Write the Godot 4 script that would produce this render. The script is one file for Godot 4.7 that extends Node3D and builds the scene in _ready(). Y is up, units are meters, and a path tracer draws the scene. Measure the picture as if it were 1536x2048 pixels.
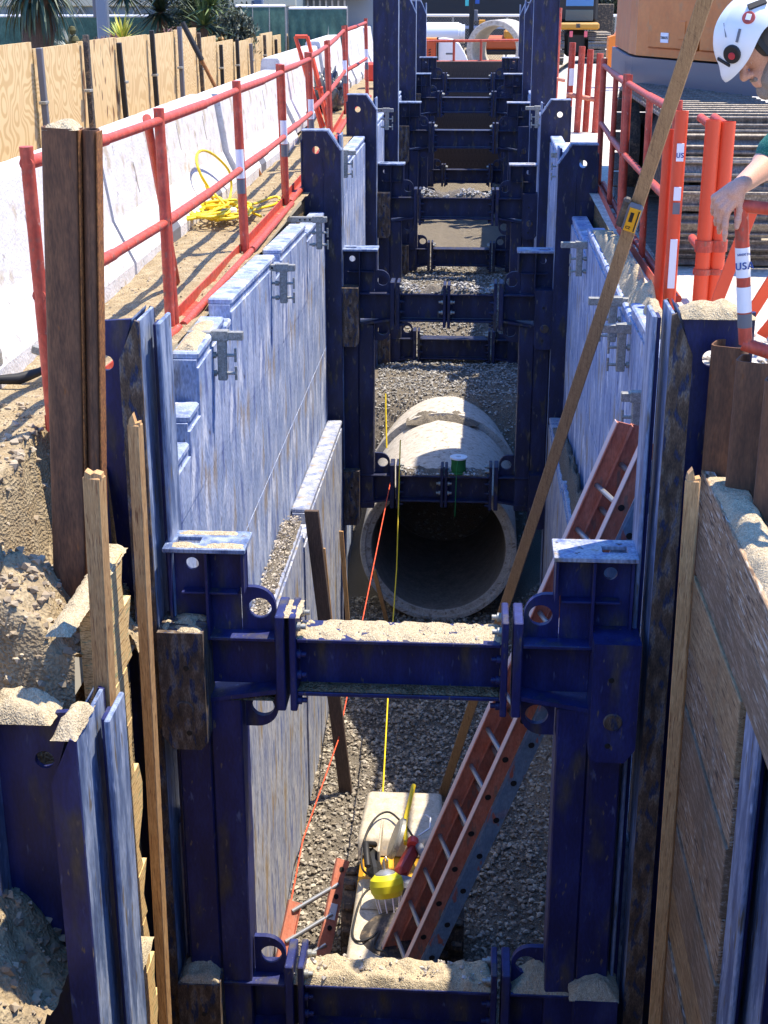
extends Node3D
# A trench shored with blue slide rail posts, strut frames and steel panels; x to the right, -z along the trench, metres.
var rng := RandomNumberGenerator.new()
var M := {}
var ncache := {}

# ---------------------------------------------------------------- nodes
func tag(o: Node, label: String, category: String, group := "", kind := ""):
	if label: o.set_meta("label", label)
	if category: o.set_meta("category", category)
	if group: o.set_meta("group", group)
	if kind: o.set_meta("kind", kind)
	return o

func thing(called: String, label: String, category: String, at := Vector3.ZERO, turn := 0.0, group := "") -> Node3D:
	var o := Node3D.new()
	o.name = called
	add_child(o, true)
	o.position = at
	o.rotation.y = turn
	return tag(o, label, category, group)

func obj(called: String, st, m: Material, parent: Node = self, at := Vector3.ZERO) -> MeshInstance3D:
	var o := MeshInstance3D.new()
	o.name = called
	o.mesh = st.commit() if st is SurfaceTool else st
	o.material_override = m
	o.position = at
	parent.add_child(o, true)
	return o

func structure(called: String, st, m: Material, kind := "structure") -> MeshInstance3D:
	var o := obj(called, st, m)
	o.set_meta("kind", kind)
	return o

# The trench is laid out in drawing units (the clear width between its posts is 2.3 of them); what stands on the street is
# dimensioned in metres, UNIT drawing units each, and the street lies at LEVEL. to_metres() turns everything into metres at the end.
const UNIT := 1.278
const LEVEL := -0.45
const METRE := 1.0 / 1.278
func on_site(first: int) -> void:
	for i in range(first, get_child_count()):
		var n = get_child(i)
		n.position = n.position * UNIT + Vector3(0, LEVEL, 0)
		n.scale = Vector3.ONE * UNIT

func to_metres() -> void:
	for n in get_children():
		if n is Node3D and not n is Light3D: n.transform = Transform3D(Basis.from_scale(Vector3.ONE * METRE), Vector3.ZERO) * n.transform

func copy(src: Node3D, at: Vector3, turn: float, label: String) -> Node3D:
	var c: Node3D = src.duplicate()
	c.name = src.name
	add_child(c, true)
	c.position = at
	c.rotation = Vector3(0, turn, 0)
	if label: c.set_meta("label", label)
	return c

# ---------------------------------------------------------------- shapes
func sg() -> SurfaceTool:
	var st := SurfaceTool.new()
	st.begin(Mesh.PRIMITIVE_TRIANGLES)
	return st

func tri(st: SurfaceTool, a: Vector3, b: Vector3, c: Vector3, out_dir: Vector3) -> void:
	var n := (b - a).cross(c - a)
	if n.length_squared() < 1e-16: return
	n = n.normalized()
	var flip := n.dot(out_dir) < 0.0
	if flip: n = -n
	st.set_normal(n)
	st.add_vertex(a)
	if flip:
		st.add_vertex(b); st.add_vertex(c)
	else:
		st.add_vertex(c); st.add_vertex(b)

func quad(st: SurfaceTool, a: Vector3, b: Vector3, c: Vector3, d: Vector3, o: Vector3) -> void:
	tri(st, a, b, c, o)
	tri(st, a, c, d, o)

# a box with chamfered edges
func bx(st: SurfaceTool, c: Vector3, s: Vector3, bev := 0.004, b := Basis.IDENTITY) -> void:
	var h := s * 0.5
	bev = minf(bev, minf(h.x, minf(h.y, h.z)) * 0.8)
	var p := {}
	for i in 8:
		var sx := 1.0 if i & 1 else -1.0
		var sy := 1.0 if i & 2 else -1.0
		var sz := 1.0 if i & 4 else -1.0
		p[[i, 0]] = c + b * Vector3(sx * h.x, sy * (h.y - bev), sz * (h.z - bev))
		p[[i, 1]] = c + b * Vector3(sx * (h.x - bev), sy * h.y, sz * (h.z - bev))
		p[[i, 2]] = c + b * Vector3(sx * (h.x - bev), sy * (h.y - bev), sz * h.z)
	for ax in 3:
		var u := 1 << ((ax + 1) % 3)
		var v := 1 << ((ax + 2) % 3)
		for side in 2:
			var base := (1 << ax) if side else 0
			var dir := Vector3.ZERO
			dir[ax] = 1.0 if side else -1.0
			quad(st, p[[base, ax]], p[[base | u, ax]], p[[base | u | v, ax]], p[[base | v, ax]], b * dir)
		for k in 4:   # edges along ax
			var e := (u if k & 1 else 0) | (v if k & 2 else 0)
			var f := e | (1 << ax)
			var a1 := (ax + 1) % 3
			var a2 := (ax + 2) % 3
			var dir2 := Vector3.ZERO
			dir2[a1] = 1.0 if k & 1 else -1.0
			dir2[a2] = 1.0 if k & 2 else -1.0
			quad(st, p[[e, a1]], p[[f, a1]], p[[f, a2]], p[[e, a2]], b * dir2)
	for i in 8:
		tri(st, p[[i, 0]], p[[i, 1]], p[[i, 2]], p[[i, 0]] + p[[i, 1]] + p[[i, 2]] - c * 3.0)

func one_box(c: Vector3, s: Vector3, bev := 0.004, b := Basis.IDENTITY) -> SurfaceTool:
	var st := sg()
	bx(st, c, s, bev, b)
	return st

# a bar of rectangular section from a to b; wide is the direction of its width w
func bar(st: SurfaceTool, a: Vector3, b: Vector3, w: float, t: float, wide: Vector3, bev := 0.003) -> void:
	var y := (b - a).normalized()
	var z := wide.cross(y).normalized()
	var x := y.cross(z)
	bx(st, (a + b) * 0.5, Vector3(w, a.distance_to(b), t), bev, Basis(x, y, z))

# a polygon pushed out along its normal; xf maps (x, y, depth)
func prism(st: SurfaceTool, poly: PackedVector2Array, z0: float, z1: float, xf := Transform3D.IDENTITY) -> void:
	var idx := Geometry2D.triangulate_polygon(poly)
	var zd := xf.basis.z
	for i in range(0, idx.size(), 3):
		var a := poly[idx[i]]
		var b := poly[idx[i + 1]]
		var c := poly[idx[i + 2]]
		tri(st, xf * Vector3(a.x, a.y, z1), xf * Vector3(b.x, b.y, z1), xf * Vector3(c.x, c.y, z1), zd * (z1 - z0))
		tri(st, xf * Vector3(a.x, a.y, z0), xf * Vector3(b.x, b.y, z0), xf * Vector3(c.x, c.y, z0), zd * (z0 - z1))
	var cw := Geometry2D.is_polygon_clockwise(poly)
	for i in poly.size():
		var a := poly[i]
		var b := poly[(i + 1) % poly.size()]
		var n := Vector2(b.y - a.y, a.x - b.x)
		if cw: n = -n
		quad(st, xf * Vector3(a.x, a.y, z0), xf * Vector3(b.x, b.y, z0), xf * Vector3(b.x, b.y, z1), xf * Vector3(a.x, a.y, z1), xf.basis * Vector3(n.x, n.y, 0))

# a plate with a round hole: the outline must be visible from the hole's centre all round
func plate_hole(st: SurfaceTool, poly: Array, c: Vector2, rx: float, ry: float, z0: float, z1: float) -> void:
	var angles := []
	for k in 24: angles.append(-PI + 0.01 + TAU * k / 24.0)
	for v in poly: angles.append((v - c).angle())
	angles.sort()
	var rim := []
	var hole := []
	for a in angles:
		var d := Vector2(cos(a), sin(a))
		var best := 1e9
		for k in poly.size():
			var hit = Geometry2D.segment_intersects_segment(c, c + d * 50.0, poly[k], poly[(k + 1) % poly.size()])
			if hit != null: best = minf(best, c.distance_to(hit))
		for v in poly:
			if absf(angle_difference((v - c).angle(), a)) < 1e-5: best = minf(best, c.distance_to(v)) if best < 1e8 else c.distance_to(v)
		rim.append(c + d * best)
		hole.append(c + Vector2(d.x * rx, d.y * ry))
	var n := angles.size()
	for k in n:
		var a: Vector2 = rim[k]
		var b: Vector2 = rim[(k + 1) % n]
		var e: Vector2 = hole[(k + 1) % n]
		var f: Vector2 = hole[k]
		for z in [[z0, z0 - z1], [z1, z1 - z0]]: quad(st, Vector3(a.x, a.y, z[0]), Vector3(b.x, b.y, z[0]), Vector3(e.x, e.y, z[0]), Vector3(f.x, f.y, z[0]), Vector3(0, 0, z[1]))
		var m := (a + b) * 0.5 - c
		var nn := Vector2(b.y - a.y, a.x - b.x)
		if nn.dot(m) < 0: nn = -nn
		quad(st, Vector3(a.x, a.y, z0), Vector3(b.x, b.y, z0), Vector3(b.x, b.y, z1), Vector3(a.x, a.y, z1), Vector3(nn.x, nn.y, 0))
		quad(st, Vector3(f.x, f.y, z0), Vector3(e.x, e.y, z0), Vector3(e.x, e.y, z1), Vector3(f.x, f.y, z1), Vector3(-m.x, -m.y, 0))

# a smooth path through points
func path(pts: Array, step := 0.03) -> Array:
	var cv := Curve3D.new()
	for i in pts.size():
		var tn: Vector3 = ((pts[mini(i + 1, pts.size() - 1)] as Vector3) - (pts[maxi(i - 1, 0)] as Vector3)) * 0.2
		cv.add_point(pts[i], -tn, tn)
	cv.bake_interval = step
	return Array(cv.get_baked_points())

func tube(st: SurfaceTool, pts: Array, r, n := 10, caps := true) -> void:
	var rings := []
	var t0: Vector3 = (pts[1] - pts[0]).normalized()
	var u := t0.cross(Vector3.UP if absf(t0.y) < 0.9 else Vector3.RIGHT).normalized()
	for i in pts.size():
		var t: Vector3 = ((pts[mini(i + 1, pts.size() - 1)] as Vector3) - (pts[maxi(i - 1, 0)] as Vector3)).normalized()
		u = (u - t * u.dot(t)).normalized()
		var v := t.cross(u)
		var rr: float = r[i] if r is Array else r
		var ring := []
		for k in n:
			var a := TAU * k / n
			var d := u * cos(a) + v * sin(a)
			ring.append([pts[i] + d * rr, d])
		rings.append(ring)
	for i in pts.size() - 1:
		for k in n:
			var a = rings[i][k]
			var b = rings[i][(k + 1) % n]
			var c = rings[i + 1][(k + 1) % n]
			var d = rings[i + 1][k]
			for v in [a, c, b, a, d, c]:
				st.set_normal(v[1])
				st.add_vertex(v[0])
	if caps:
		for e in [0, pts.size() - 1]:
			var dir: Vector3 = (pts[0] - pts[1]) if e == 0 else (pts[e] - pts[e - 1])
			for k in n: tri(st, pts[e], rings[e][k][0], rings[e][(k + 1) % n][0], dir)

func one_tube(pts: Array, r, n := 10) -> SurfaceTool:
	var st := sg()
	tube(st, pts, r, n)
	return st

# profile of (radius, height) turned round y
func lathe(st: SurfaceTool, prof: Array, n := 24, xf := Transform3D.IDENTITY) -> void:
	for i in prof.size() - 1:
		var p: Vector2 = prof[i]
		var q: Vector2 = prof[i + 1]
		var nn := Vector2(q.y - p.y, p.x - q.x).normalized()
		for k in n:
			var a := TAU * k / n
			var b := TAU * (k + 1) / n
			var pa := Vector3(cos(a), 0, sin(a))
			var pb := Vector3(cos(b), 0, sin(b))
			var v := [pa * p.x + Vector3.UP * p.y, pb * p.x + Vector3.UP * p.y, pb * q.x + Vector3.UP * q.y, pa * q.x + Vector3.UP * q.y]
			var m := [pa * nn.x + Vector3.UP * nn.y, pb * nn.x + Vector3.UP * nn.y, pb * nn.x + Vector3.UP * nn.y, pa * nn.x + Vector3.UP * nn.y]
			for j in [0, 1, 2, 0, 2, 3]:
				st.set_normal((xf.basis * m[j]).normalized())
				st.add_vertex(xf * v[j])

# a smooth grid: f(i, j) gives the points
func sheet(st: SurfaceTool, nu: int, nv: int, f: Callable, keep = null) -> void:
	var p := []
	for j in nv + 1:
		for i in nu + 1: p.append(f.call(i, j))
	var w := nu + 1
	var nrm := []
	for j in nv + 1:
		for i in nu + 1:
			var du: Vector3 = p[j * w + mini(i + 1, nu)] - p[j * w + maxi(i - 1, 0)]
			var dv: Vector3 = p[mini(j + 1, nv) * w + i] - p[maxi(j - 1, 0) * w + i]
			nrm.append(dv.cross(du).normalized())
	for j in nv:
		for i in nu:
			if keep != null and not keep.call(i, j): continue
			var q := [j * w + i, j * w + i + 1, (j + 1) * w + i + 1, (j + 1) * w + i]
			for k in [0, 1, 2, 0, 2, 3]:
				st.set_normal(nrm[q[k]])
				st.set_uv(Vector2(float(i + (1 if k == 1 or k == 2 else 0)) / nu, float(j + (1 if k >= 2 else 0)) / nv))
				st.add_vertex(p[q[k]])

func noise(seed_: int, f: float, oct := 4) -> FastNoiseLite:
	var n := FastNoiseLite.new()
	n.seed = seed_
	n.noise_type = FastNoiseLite.TYPE_SIMPLEX_SMOOTH
	n.frequency = f
	n.fractal_octaves = oct
	return n

# a heap or crust: a lumpy closed lens over the rectangle x0..x1, z0..z1 on height y
func crust(x0: float, x1: float, z0: float, z1: float, y: float, top: float, seed_: int, cell := 0.02, amp := 0.6) -> SurfaceTool:
	var st := sg()
	var n := noise(seed_, 7.0 if top < 0.05 else 3.0, 4)
	var nu := maxi(3, int((x1 - x0) / cell))
	var nv := maxi(3, int((z1 - z0) / cell))
	sheet(st, nu, nv, func(i: int, j: int):
		var x := lerpf(x0, x1, float(i) / nu)
		var z := lerpf(z0, z1, float(j) / nv)
		var wu := 3.0 if top < 0.05 else nu * 0.45
		var wv := 2.0 if top < 0.05 else nv * 0.45
		var e := minf(minf(i, nu - i) / wu, minf(j, nv - j) / wv)
		var h := top * (1.0 + amp * n.get_noise_2d(x * 1.0 + 31.0, z) * 1.6 + amp * 0.5 * n.get_noise_2d(x * 4.0, z * 4.0)) * sin(clampf(e, 0.0, 1.0) * PI / 2)
		if top < 0.03: h = minf(h, top * 6.0 * (n.get_noise_2d(x * 0.8 + 7.0, z * 0.8) + 0.22))
		return Vector3(x + (0.01 * n.get_noise_2d(z * 3.0, x) if e < 0.5 else 0.0), y + (h if h > 0.0 else -0.004), z))
	return st

func stone_mesh(seed_: int) -> ArrayMesh:
	var r := RandomNumberGenerator.new()
	r.seed = seed_
	var pts := PackedVector3Array()
	for i in 9:
		var v := Vector3(r.randf_range(-1, 1), r.randf_range(-1, 1), r.randf_range(-1, 1)).normalized()
		pts.append(v * Vector3(0.5, r.randf_range(0.28, 0.4), 0.42))
	var hull := ConvexPolygonShape3D.new()
	var st := sg()
	# brute-force hull of nine points
	for a in 9:
		for b in range(a + 1, 9):
			for c in range(b + 1, 9):
				var nn := (pts[b] - pts[a]).cross(pts[c] - pts[a])
				var pos := 0
				var neg := 0
				for d in 9:
					if d == a or d == b or d == c: continue
					if nn.dot(pts[d] - pts[a]) > 0: pos += 1
					else: neg += 1
				if pos == 0: tri(st, pts[a], pts[b], pts[c], nn)
				elif neg == 0: tri(st, pts[a], pts[b], pts[c], -nn)
	return st.commit()

# many stones laid out by f(rng) -> Vector3, as one heap
func stones(called: String, label: String, count: int, s0: float, s1: float, cols: Array, f: Callable, parent: Node = self) -> void:
	var mm := MultiMesh.new()
	mm.transform_format = MultiMesh.TRANSFORM_3D
	mm.use_colors = true
	mm.mesh = stone_mesh(count + 3)
	mm.instance_count = count
	for i in count:
		var p: Vector3 = f.call(rng)
		var s := s0 + (s1 - s0) * pow(rng.randf(), 2.8)
		var b := Basis.from_euler(Vector3(rng.randf_range(-.5, .5), rng.randf() * TAU, rng.randf_range(-.5, .5))).scaled(Vector3(s, s * rng.randf_range(.7, 1.1), s))
		mm.set_instance_transform(i, Transform3D(b, p))
		var c: Color = cols[rng.randi() % cols.size()]
		var k := rng.randf_range(0.75, 1.2)
		mm.set_instance_color(i, Color(c.r * k, c.g * k, c.b * k))
	var o := MultiMeshInstance3D.new()
	o.name = called
	o.multimesh = mm
	o.material_override = M.stone
	parent.add_child(o, true)
	o.set_meta("kind", "stuff")
	if label:
		o.set_meta("label", label)
		o.set_meta("category", "gravel" if called.begins_with("gravel") else "soil")

# ---------------------------------------------------------------- materials
func nimg(seed_: int, f: float, size: int, oct: int) -> PackedByteArray:
	var key := "%d %f %d %d" % [seed_, f, size, oct]
	if not ncache.has(key):
		var n := noise(seed_, f, oct)
		var im := n.get_seamless_image(size, size)
		im.convert(Image.FORMAT_L8)
		ncache[key] = im.get_data()
	return ncache[key]

# base: [[pos, colour], ...] along a coarse pattern, fine: strength of a fine pattern, stains: [[colour, threshold, softness, seed, frequency], ...]; colours are sRGB
func mk(base: Array, scale, rough := 0.8, o := {}) -> StandardMaterial3D:
	var size: int = o.get("size", 512)
	var a := nimg(o.get("seed", 1), o.get("f", 0.012), size, 4)
	var b := nimg(7, o.get("ff", 0.09), size, 3)
	var fine: float = o.get("fine", 0.25)
	var stains: Array = o.get("stains", [])
	var g := Gradient.new()
	g.offsets = PackedFloat32Array(base.map(func(e): return e[0]))
	g.colors = PackedColorArray(base.map(func(e): return e[1]))
	var lut := []
	for i in 256: lut.append(g.sample(i / 255.0))
	var sl := []
	for s in stains: sl.append(nimg(s[3], s[4], size, 4))
	var out := PackedByteArray()
	out.resize(size * size * 3)
	var hgt := PackedByteArray()
	var bump: float = o.get("bump", 0.0)
	if bump > 0.0: hgt.resize(size * size)
	var bc: float = o.get("coarse", 0.5)
	for i in size * size:
		var c: Color = lut[a[i]]
		var k := 1.0 + fine * (b[i] - 128) / 128.0
		var r := c.r * k
		var gg := c.g * k
		var bb := c.b * k
		for s in stains.size():
			var t := clampf((sl[s][i] / 255.0 - stains[s][1]) / stains[s][2], 0.0, 1.0)
			if t > 0.0:
				var sc: Color = stains[s][0]
				r += (sc.r * k - r) * t
				gg += (sc.g * k - gg) * t
				bb += (sc.b * k - bb) * t
		out[i * 3] = clampi(int(r * 255.0), 0, 255)
		out[i * 3 + 1] = clampi(int(gg * 255.0), 0, 255)
		out[i * 3 + 2] = clampi(int(bb * 255.0), 0, 255)
		if bump > 0.0: hgt[i] = clampi(int(a[i] * bc + b[i] * (1.0 - bc)), 0, 255)
	var m := StandardMaterial3D.new()
	m.albedo_texture = ImageTexture.create_from_image(Image.create_from_data(size, size, false, Image.FORMAT_RGB8, out))
	m.roughness = rough
	m.metallic = o.get("metal", 0.0)
	m.metallic_specular = o.get("spec", 0.5)
	m.uv1_triplanar = true
	m.uv1_world_triplanar = o.get("world", true)
	m.uv1_scale = (scale if scale is Vector3 else Vector3.ONE * scale) * (UNIT if m.uv1_world_triplanar else 1.0)
	if bump > 0.0:
		m.heightmap_enabled = true
		m.heightmap_texture = ImageTexture.create_from_image(Image.create_from_data(size, size, false, Image.FORMAT_L8, hgt))
		m.heightmap_scale = bump
	return m

func flat(c: Color, rough := 0.6, metal := 0.0) -> StandardMaterial3D:
	var m := StandardMaterial3D.new()
	m.albedo_color = c
	m.roughness = rough
	m.metallic = metal
	return m

func C(h: String) -> Color:
	return Color(h)

# rotary-cut veneer: contour bands of a stretched noise; shear moves the picture along for another sheet
func plywood(seed_: int, stretch: float, bands: float, knots: bool) -> StandardMaterial3D:
	var w := 320
	var h := 320
	var n := noise(seed_, 1.0, 2)
	var n2 := noise(seed_ + 5, 1.0, 3)
	var out := PackedByteArray()
	out.resize(w * h * 3)
	var light := C("e6c892")
	var dark := C("c19a60")
	for j in h:
		for i in w:
			var x := i / float(w)
			var y := j / float(h)
			var v := n.get_noise_2d(x * 2.2, y * stretch) * bands + y * 0.8
			var f := v - floorf(v)
			var t := clampf(smoothstep(0.35, 0.55, f) * (1.0 - smoothstep(0.8, 1.0, f)) + 0.25 * n2.get_noise_2d(x * 60.0, y * 9.0) + 0.15 * n2.get_noise_2d(x * 4.0, y * 4.0), 0.0, 1.0)
			var c := light.lerp(dark, t * (0.35 + 0.12 * (seed_ % 3)))
			if knots:
				var q := n2.get_noise_2d(x * 9.0 + 40.0, y * 2.2)
				if q > 0.34: c = c.lerp(C("6b4526"), clampf((q - 0.34) * 6.0, 0.0, 0.85))
			out[(j * w + i) * 3] = int(c.r8)
			out[(j * w + i) * 3 + 1] = int(c.g8)
			out[(j * w + i) * 3 + 2] = int(c.b8)
	var m := StandardMaterial3D.new()
	m.albedo_texture = ImageTexture.create_from_image(Image.create_from_data(w, h, false, Image.FORMAT_RGB8, out))
	m.roughness = 0.75
	return m

func materials() -> void:
	# blue paint of the shoring steel: deep navy where whole, bleached and scuffed where worn
	M.blue = mk([[0.0, C("131948")], [0.45, C("192056")], [0.7, C("202962")], [1.0, C("30396a")]], Vector3(1.3, 0.4, 1.3), 0.55, {"f": 0.006, "fine": 0.14, "seed": 3, "stains": [[C("544a3e"), 0.62, 0.4, 21, 0.007], [C("5a6688"), 0.78, 0.14, 22, 0.02], [C("6e6250"), 0.8, 0.1, 76, 0.03]], "bump": 0.12})
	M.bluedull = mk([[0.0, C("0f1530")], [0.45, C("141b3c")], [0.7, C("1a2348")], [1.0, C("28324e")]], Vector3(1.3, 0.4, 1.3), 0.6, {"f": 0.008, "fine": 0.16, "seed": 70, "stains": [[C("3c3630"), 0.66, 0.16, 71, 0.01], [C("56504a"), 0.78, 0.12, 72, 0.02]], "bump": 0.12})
	M.post = mk([[0.0, C("445276")], [0.4, C("62728f")], [0.6, C("8390a9")], [1.0, C("a9b2c2")]], Vector3(1.8, 0.35, 1.8), 0.5, {"f": 0.008, "fine": 0.18, "seed": 4, "stains": [[C("6d6152"), 0.76, 0.15, 23, 0.012], [C("b9c3d6"), 0.76, 0.12, 24, 0.02]], "bump": 0.15})
	M.rustface = mk([[0.0, C("3a2f26")], [0.5, C("5d4c3c")], [0.75, C("76695a")], [1.0, C("525c74")]], Vector3(3.0, 0.9, 3.0), 0.85, {"f": 0.01, "fine": 0.3, "seed": 5, "stains": [[C("2c3450"), 0.62, 0.2, 25, 0.012]], "bump": 0.3})
	M.panel = mk([[0.0, C("7686a8")], [0.3, C("8897b4")], [0.5, C("97a4be")], [0.7, C("a6b0c6")], [1.0, C("b8c0d0")]], Vector3(0.7, 0.26, 0.7), 0.7, {"size": 768, "f": 0.008, "fine": 0.16, "seed": 6, "stains": [[C("5c6c9a"), 0.64, 0.25, 26, 0.006], [C("94887c"), 0.66, 0.25, 27, 0.005], [C("cfd3dc"), 0.66, 0.2, 28, 0.006], [C("55525a"), 0.82, 0.1, 68, 0.02]], "bump": 0.5})
	M.pale = mk([[0.0, C("747a92")], [0.35, C("8f95a6")], [0.6, C("a2a5ae")], [1.0, C("b5b3b0")]], Vector3(0.9, 0.26, 0.9), 0.75, {"f": 0.01, "fine": 0.2, "seed": 8, "stains": [[C("5c6a94"), 0.66, 0.2, 29, 0.01], [C("94836a"), 0.66, 0.22, 30, 0.007], [C("4e4d52"), 0.8, 0.1, 31, 0.02]], "bump": 0.4})
	M.dirt = mk([[0.0, C("89775e")], [0.4, C("99886b")], [0.7, C("a69678")], [1.0, C("b3a286")]], 0.7, 0.95, {"size": 768, "fine": 0.22, "f": 0.012, "seed": 9, "spec": 0.2, "bump": 1.6, "coarse": 0.3, "stains": [[C("96805e"), 0.72, 0.2, 32, 0.012]]})
	M.darkdirt = mk([[0.0, C("63553f")], [0.5, C("7d6d53")], [1.0, C("95856a")]], 1.1, 0.95, {"fine": 0.35, "f": 0.02, "seed": 10, "spec": 0.2, "bump": 4.0})
	M.soil = mk([[0.0, C("a08f72")], [0.5, C("b7a788")], [1.0, C("cbbd9f")]], 2.5, 0.95, {"fine": 0.3, "f": 0.03, "seed": 11, "spec": 0.2, "bump": 1.0})
	M.gravelbed = mk([[0.0, C("6c6458")], [0.5, C("8a8173")], [1.0, C("a59b8a")]], 2.0, 0.95, {"fine": 0.6, "f": 0.05, "ff": 0.2, "seed": 12, "spec": 0.2, "bump": 3.0})
	M.concrete = mk([[0.0, C("a59c8e")], [0.5, C("b9b1a3")], [1.0, C("cac3b6")]], 0.9, 0.9, {"fine": 0.15, "f": 0.02, "seed": 13, "bump": 0.5, "stains": [[C("8d8172"), 0.64, 0.12, 33, 0.02]]})
	M.barrier = mk([[0.0, C("c2c0bc")], [0.4, C("cfcecc")], [1.0, C("d8d7d6")]], 0.7, 0.85, {"fine": 0.05, "f": 0.015, "seed": 14, "bump": 0.5, "stains": [[C("b3a68f"), 0.66, 0.2, 34, 0.007], [C("8a847c"), 0.84, 0.08, 35, 0.016]]})
	M.pave = mk([[0.0, C("b5ab98")], [0.5, C("c8bfae")], [1.0, C("d8d0c1")]], 0.5, 0.95, {"fine": 0.2, "f": 0.02, "seed": 15, "spec": 0.3, "bump": 0.8})
	M.red = mk([[0.0, C("a63a28")], [0.5, C("bc4832")], [1.0, C("c9604a")]], Vector3(2, 1, 2), 0.55, {"size": 256, "fine": 0.12, "f": 0.02, "seed": 16, "stains": [[C("8a5c4c"), 0.74, 0.1, 36, 0.03], [C("c8a898"), 0.84, 0.08, 73, 0.04]]})
	M.orange = flat(C("e2502a"), 0.5)
	M.rust = mk([[0.0, C("573c2a")], [0.5, C("6b4a33")], [1.0, C("80593c")]], Vector3(2, 0.4, 2), 0.8, {"fine": 0.2, "f": 0.02, "seed": 17, "stains": [[C("8c5426"), 0.82, 0.12, 37, 0.02]], "bump": 0.1})
	M.rustbright = mk([[0.0, C("6b4020")], [0.5, C("8a5628")], [1.0, C("a9733c")]], Vector3(5, 2, 5), 0.85, {"size": 256, "fine": 0.4, "f": 0.03, "seed": 18})
	M.lumber = mk([[0.0, C("a87c4e")], [0.5, C("c0945f")], [1.0, C("d2ab78")]], Vector3(9, 0.5, 9), 0.75, {"fine": 0.2, "f": 0.02, "seed": 19, "world": false, "stains": [[C("7d5230"), 0.72, 0.06, 38, 0.02]]})
	M.polewood = mk([[0.0, C("86694a")], [0.5, C("9b7c58")], [1.0, C("b0916a")]], Vector3(9, 0.5, 9), 0.8, {"fine": 0.25, "f": 0.02, "seed": 74, "world": false, "stains": [[C("5d4630"), 0.7, 0.1, 75, 0.02]]})
	M.paleboard = mk([[0.0, C("c9a468")], [0.5, C("d9b97f")], [1.0, C("e5cb98")]], Vector3(2, 9, 0.6), 0.75, {"fine": 0.18, "f": 0.02, "seed": 20, "world": false, "stains": [[C("a37f4c"), 0.66, 0.1, 39, 0.02], [C("8f9a72"), 0.73, 0.06, 53, 0.01]]})
	M.oldboard = mk([[0.0, C("94785a")], [0.4, C("987c5c")], [0.7, C("aa9072")], [1.0, C("bba68c")]], Vector3(2, 3.5, 0.35), 0.85, {"fine": 0.25, "f": 0.02, "seed": 40, "world": false, "stains": [[C("c3b8a6"), 0.64, 0.12, 41, 0.02], [C("5d4938"), 0.66, 0.1, 42, 0.02]], "bump": 0.1})
	M.oldboard2 = mk([[0.0, C("7d664e")], [0.4, C("846d52")], [0.7, C("977f66")], [1.0, C("a8937a")]], Vector3(2, 3.5, 0.35), 0.85, {"fine": 0.2, "f": 0.02, "seed": 64, "world": false, "stains": [[C("b0a492"), 0.74, 0.12, 65, 0.02]], "bump": 0.1})
	M.oldboard3 = mk([[0.0, C("a3845c")], [0.4, C("a4845c")], [0.7, C("b5986e")], [1.0, C("c4ac88")]], Vector3(2, 3.5, 0.35), 0.85, {"fine": 0.2, "f": 0.02, "seed": 66, "world": false, "stains": [[C("6b543c"), 0.72, 0.12, 67, 0.02]], "bump": 0.1})
	M.darkboard = mk([[0.0, C("3c3026")], [0.5, C("55443a")], [1.0, C("6b5a48")]], Vector3(9, 0.6, 9), 0.85, {"fine": 0.3, "f": 0.02, "seed": 43})
	M.galv = mk([[0.0, C("86857c")], [0.5, C("9b9a90")], [1.0, C("b3b2a8")]], 4.0, 0.45, {"size": 256, "fine": 0.15, "f": 0.03, "seed": 44, "metal": 0.35})
	M.shaded_bore = mk([[0.0, C("6c665c")], [0.5, C("7c756a")], [1.0, C("8a8377")]], 0.9, 0.95, {"size": 256, "fine": 0.15, "f": 0.02, "seed": 63})  # pipe concrete darkened: the shade inside is painted into its colour
	M.fibre = mk([[0.0, C("b8664c")], [0.5, C("c6785e")], [1.0, C("d28e76")]], Vector3(3, 1, 3), 0.55, {"size": 256, "fine": 0.12, "f": 0.02, "seed": 45, "stains": [[C("8a7468"), 0.8, 0.1, 46, 0.012]]})
	M.fibreblue = mk([[0.0, C("5c7894")], [0.5, C("6a87a2")], [1.0, C("8099ae")]], Vector3(3, 1, 3), 0.55, {"size": 256, "fine": 0.15, "f": 0.02, "seed": 47, "stains": [[C("b9603f"), 0.8, 0.05, 48, 0.01]]})
	M.fibre_lit_edge = flat(C("e2c2b4"), 0.5)  # pale pink of the stile edges, sunlight put into the colour
	M.alu = flat(C("a9a9a6"), 0.35, 0.6)
	M.hood = mk([[0.0, C("a89a82")], [0.5, C("bbae96")], [1.0, C("cabfa9")]], 2.0, 0.6, {"size": 256, "fine": 0.1, "f": 0.02, "seed": 49, "stains": [[C("9c9a96"), 0.8, 0.12, 50, 0.02]]})
	M.yellow = flat(C("e0a21c"), 0.5)
	M.cord = flat(C("e8c81e"), 0.5)
	M.black = flat(C("1c1b1a"), 0.6)
	M.darksteel = mk([[0.0, C("3b3733")], [0.5, C("4c4640")], [1.0, C("625a50")]], 2.0, 0.7, {"size": 256, "fine": 0.3, "f": 0.03, "seed": 51, "metal": 0.3, "stains": [[C("7d6c56"), 0.6, 0.15, 52, 0.02]]})
	M.shoe = mk([[0.0, C("5b544c")], [0.5, C("766e64")], [1.0, C("8e867a")]], 2.0, 0.5, {"size": 256, "fine": 0.3, "f": 0.03, "seed": 54, "metal": 0.4})
	M.exc = mk([[0.0, C("b5601c")], [0.5, C("c56e28")], [1.0, C("cc7c36")]], 0.6, 0.35, {"size": 256, "fine": 0.05, "f": 0.015, "seed": 55, "stains": [[C("a8764c"), 0.72, 0.2, 56, 0.02]]})
	M.grey = flat(C("6a6b70"), 0.6)
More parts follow.
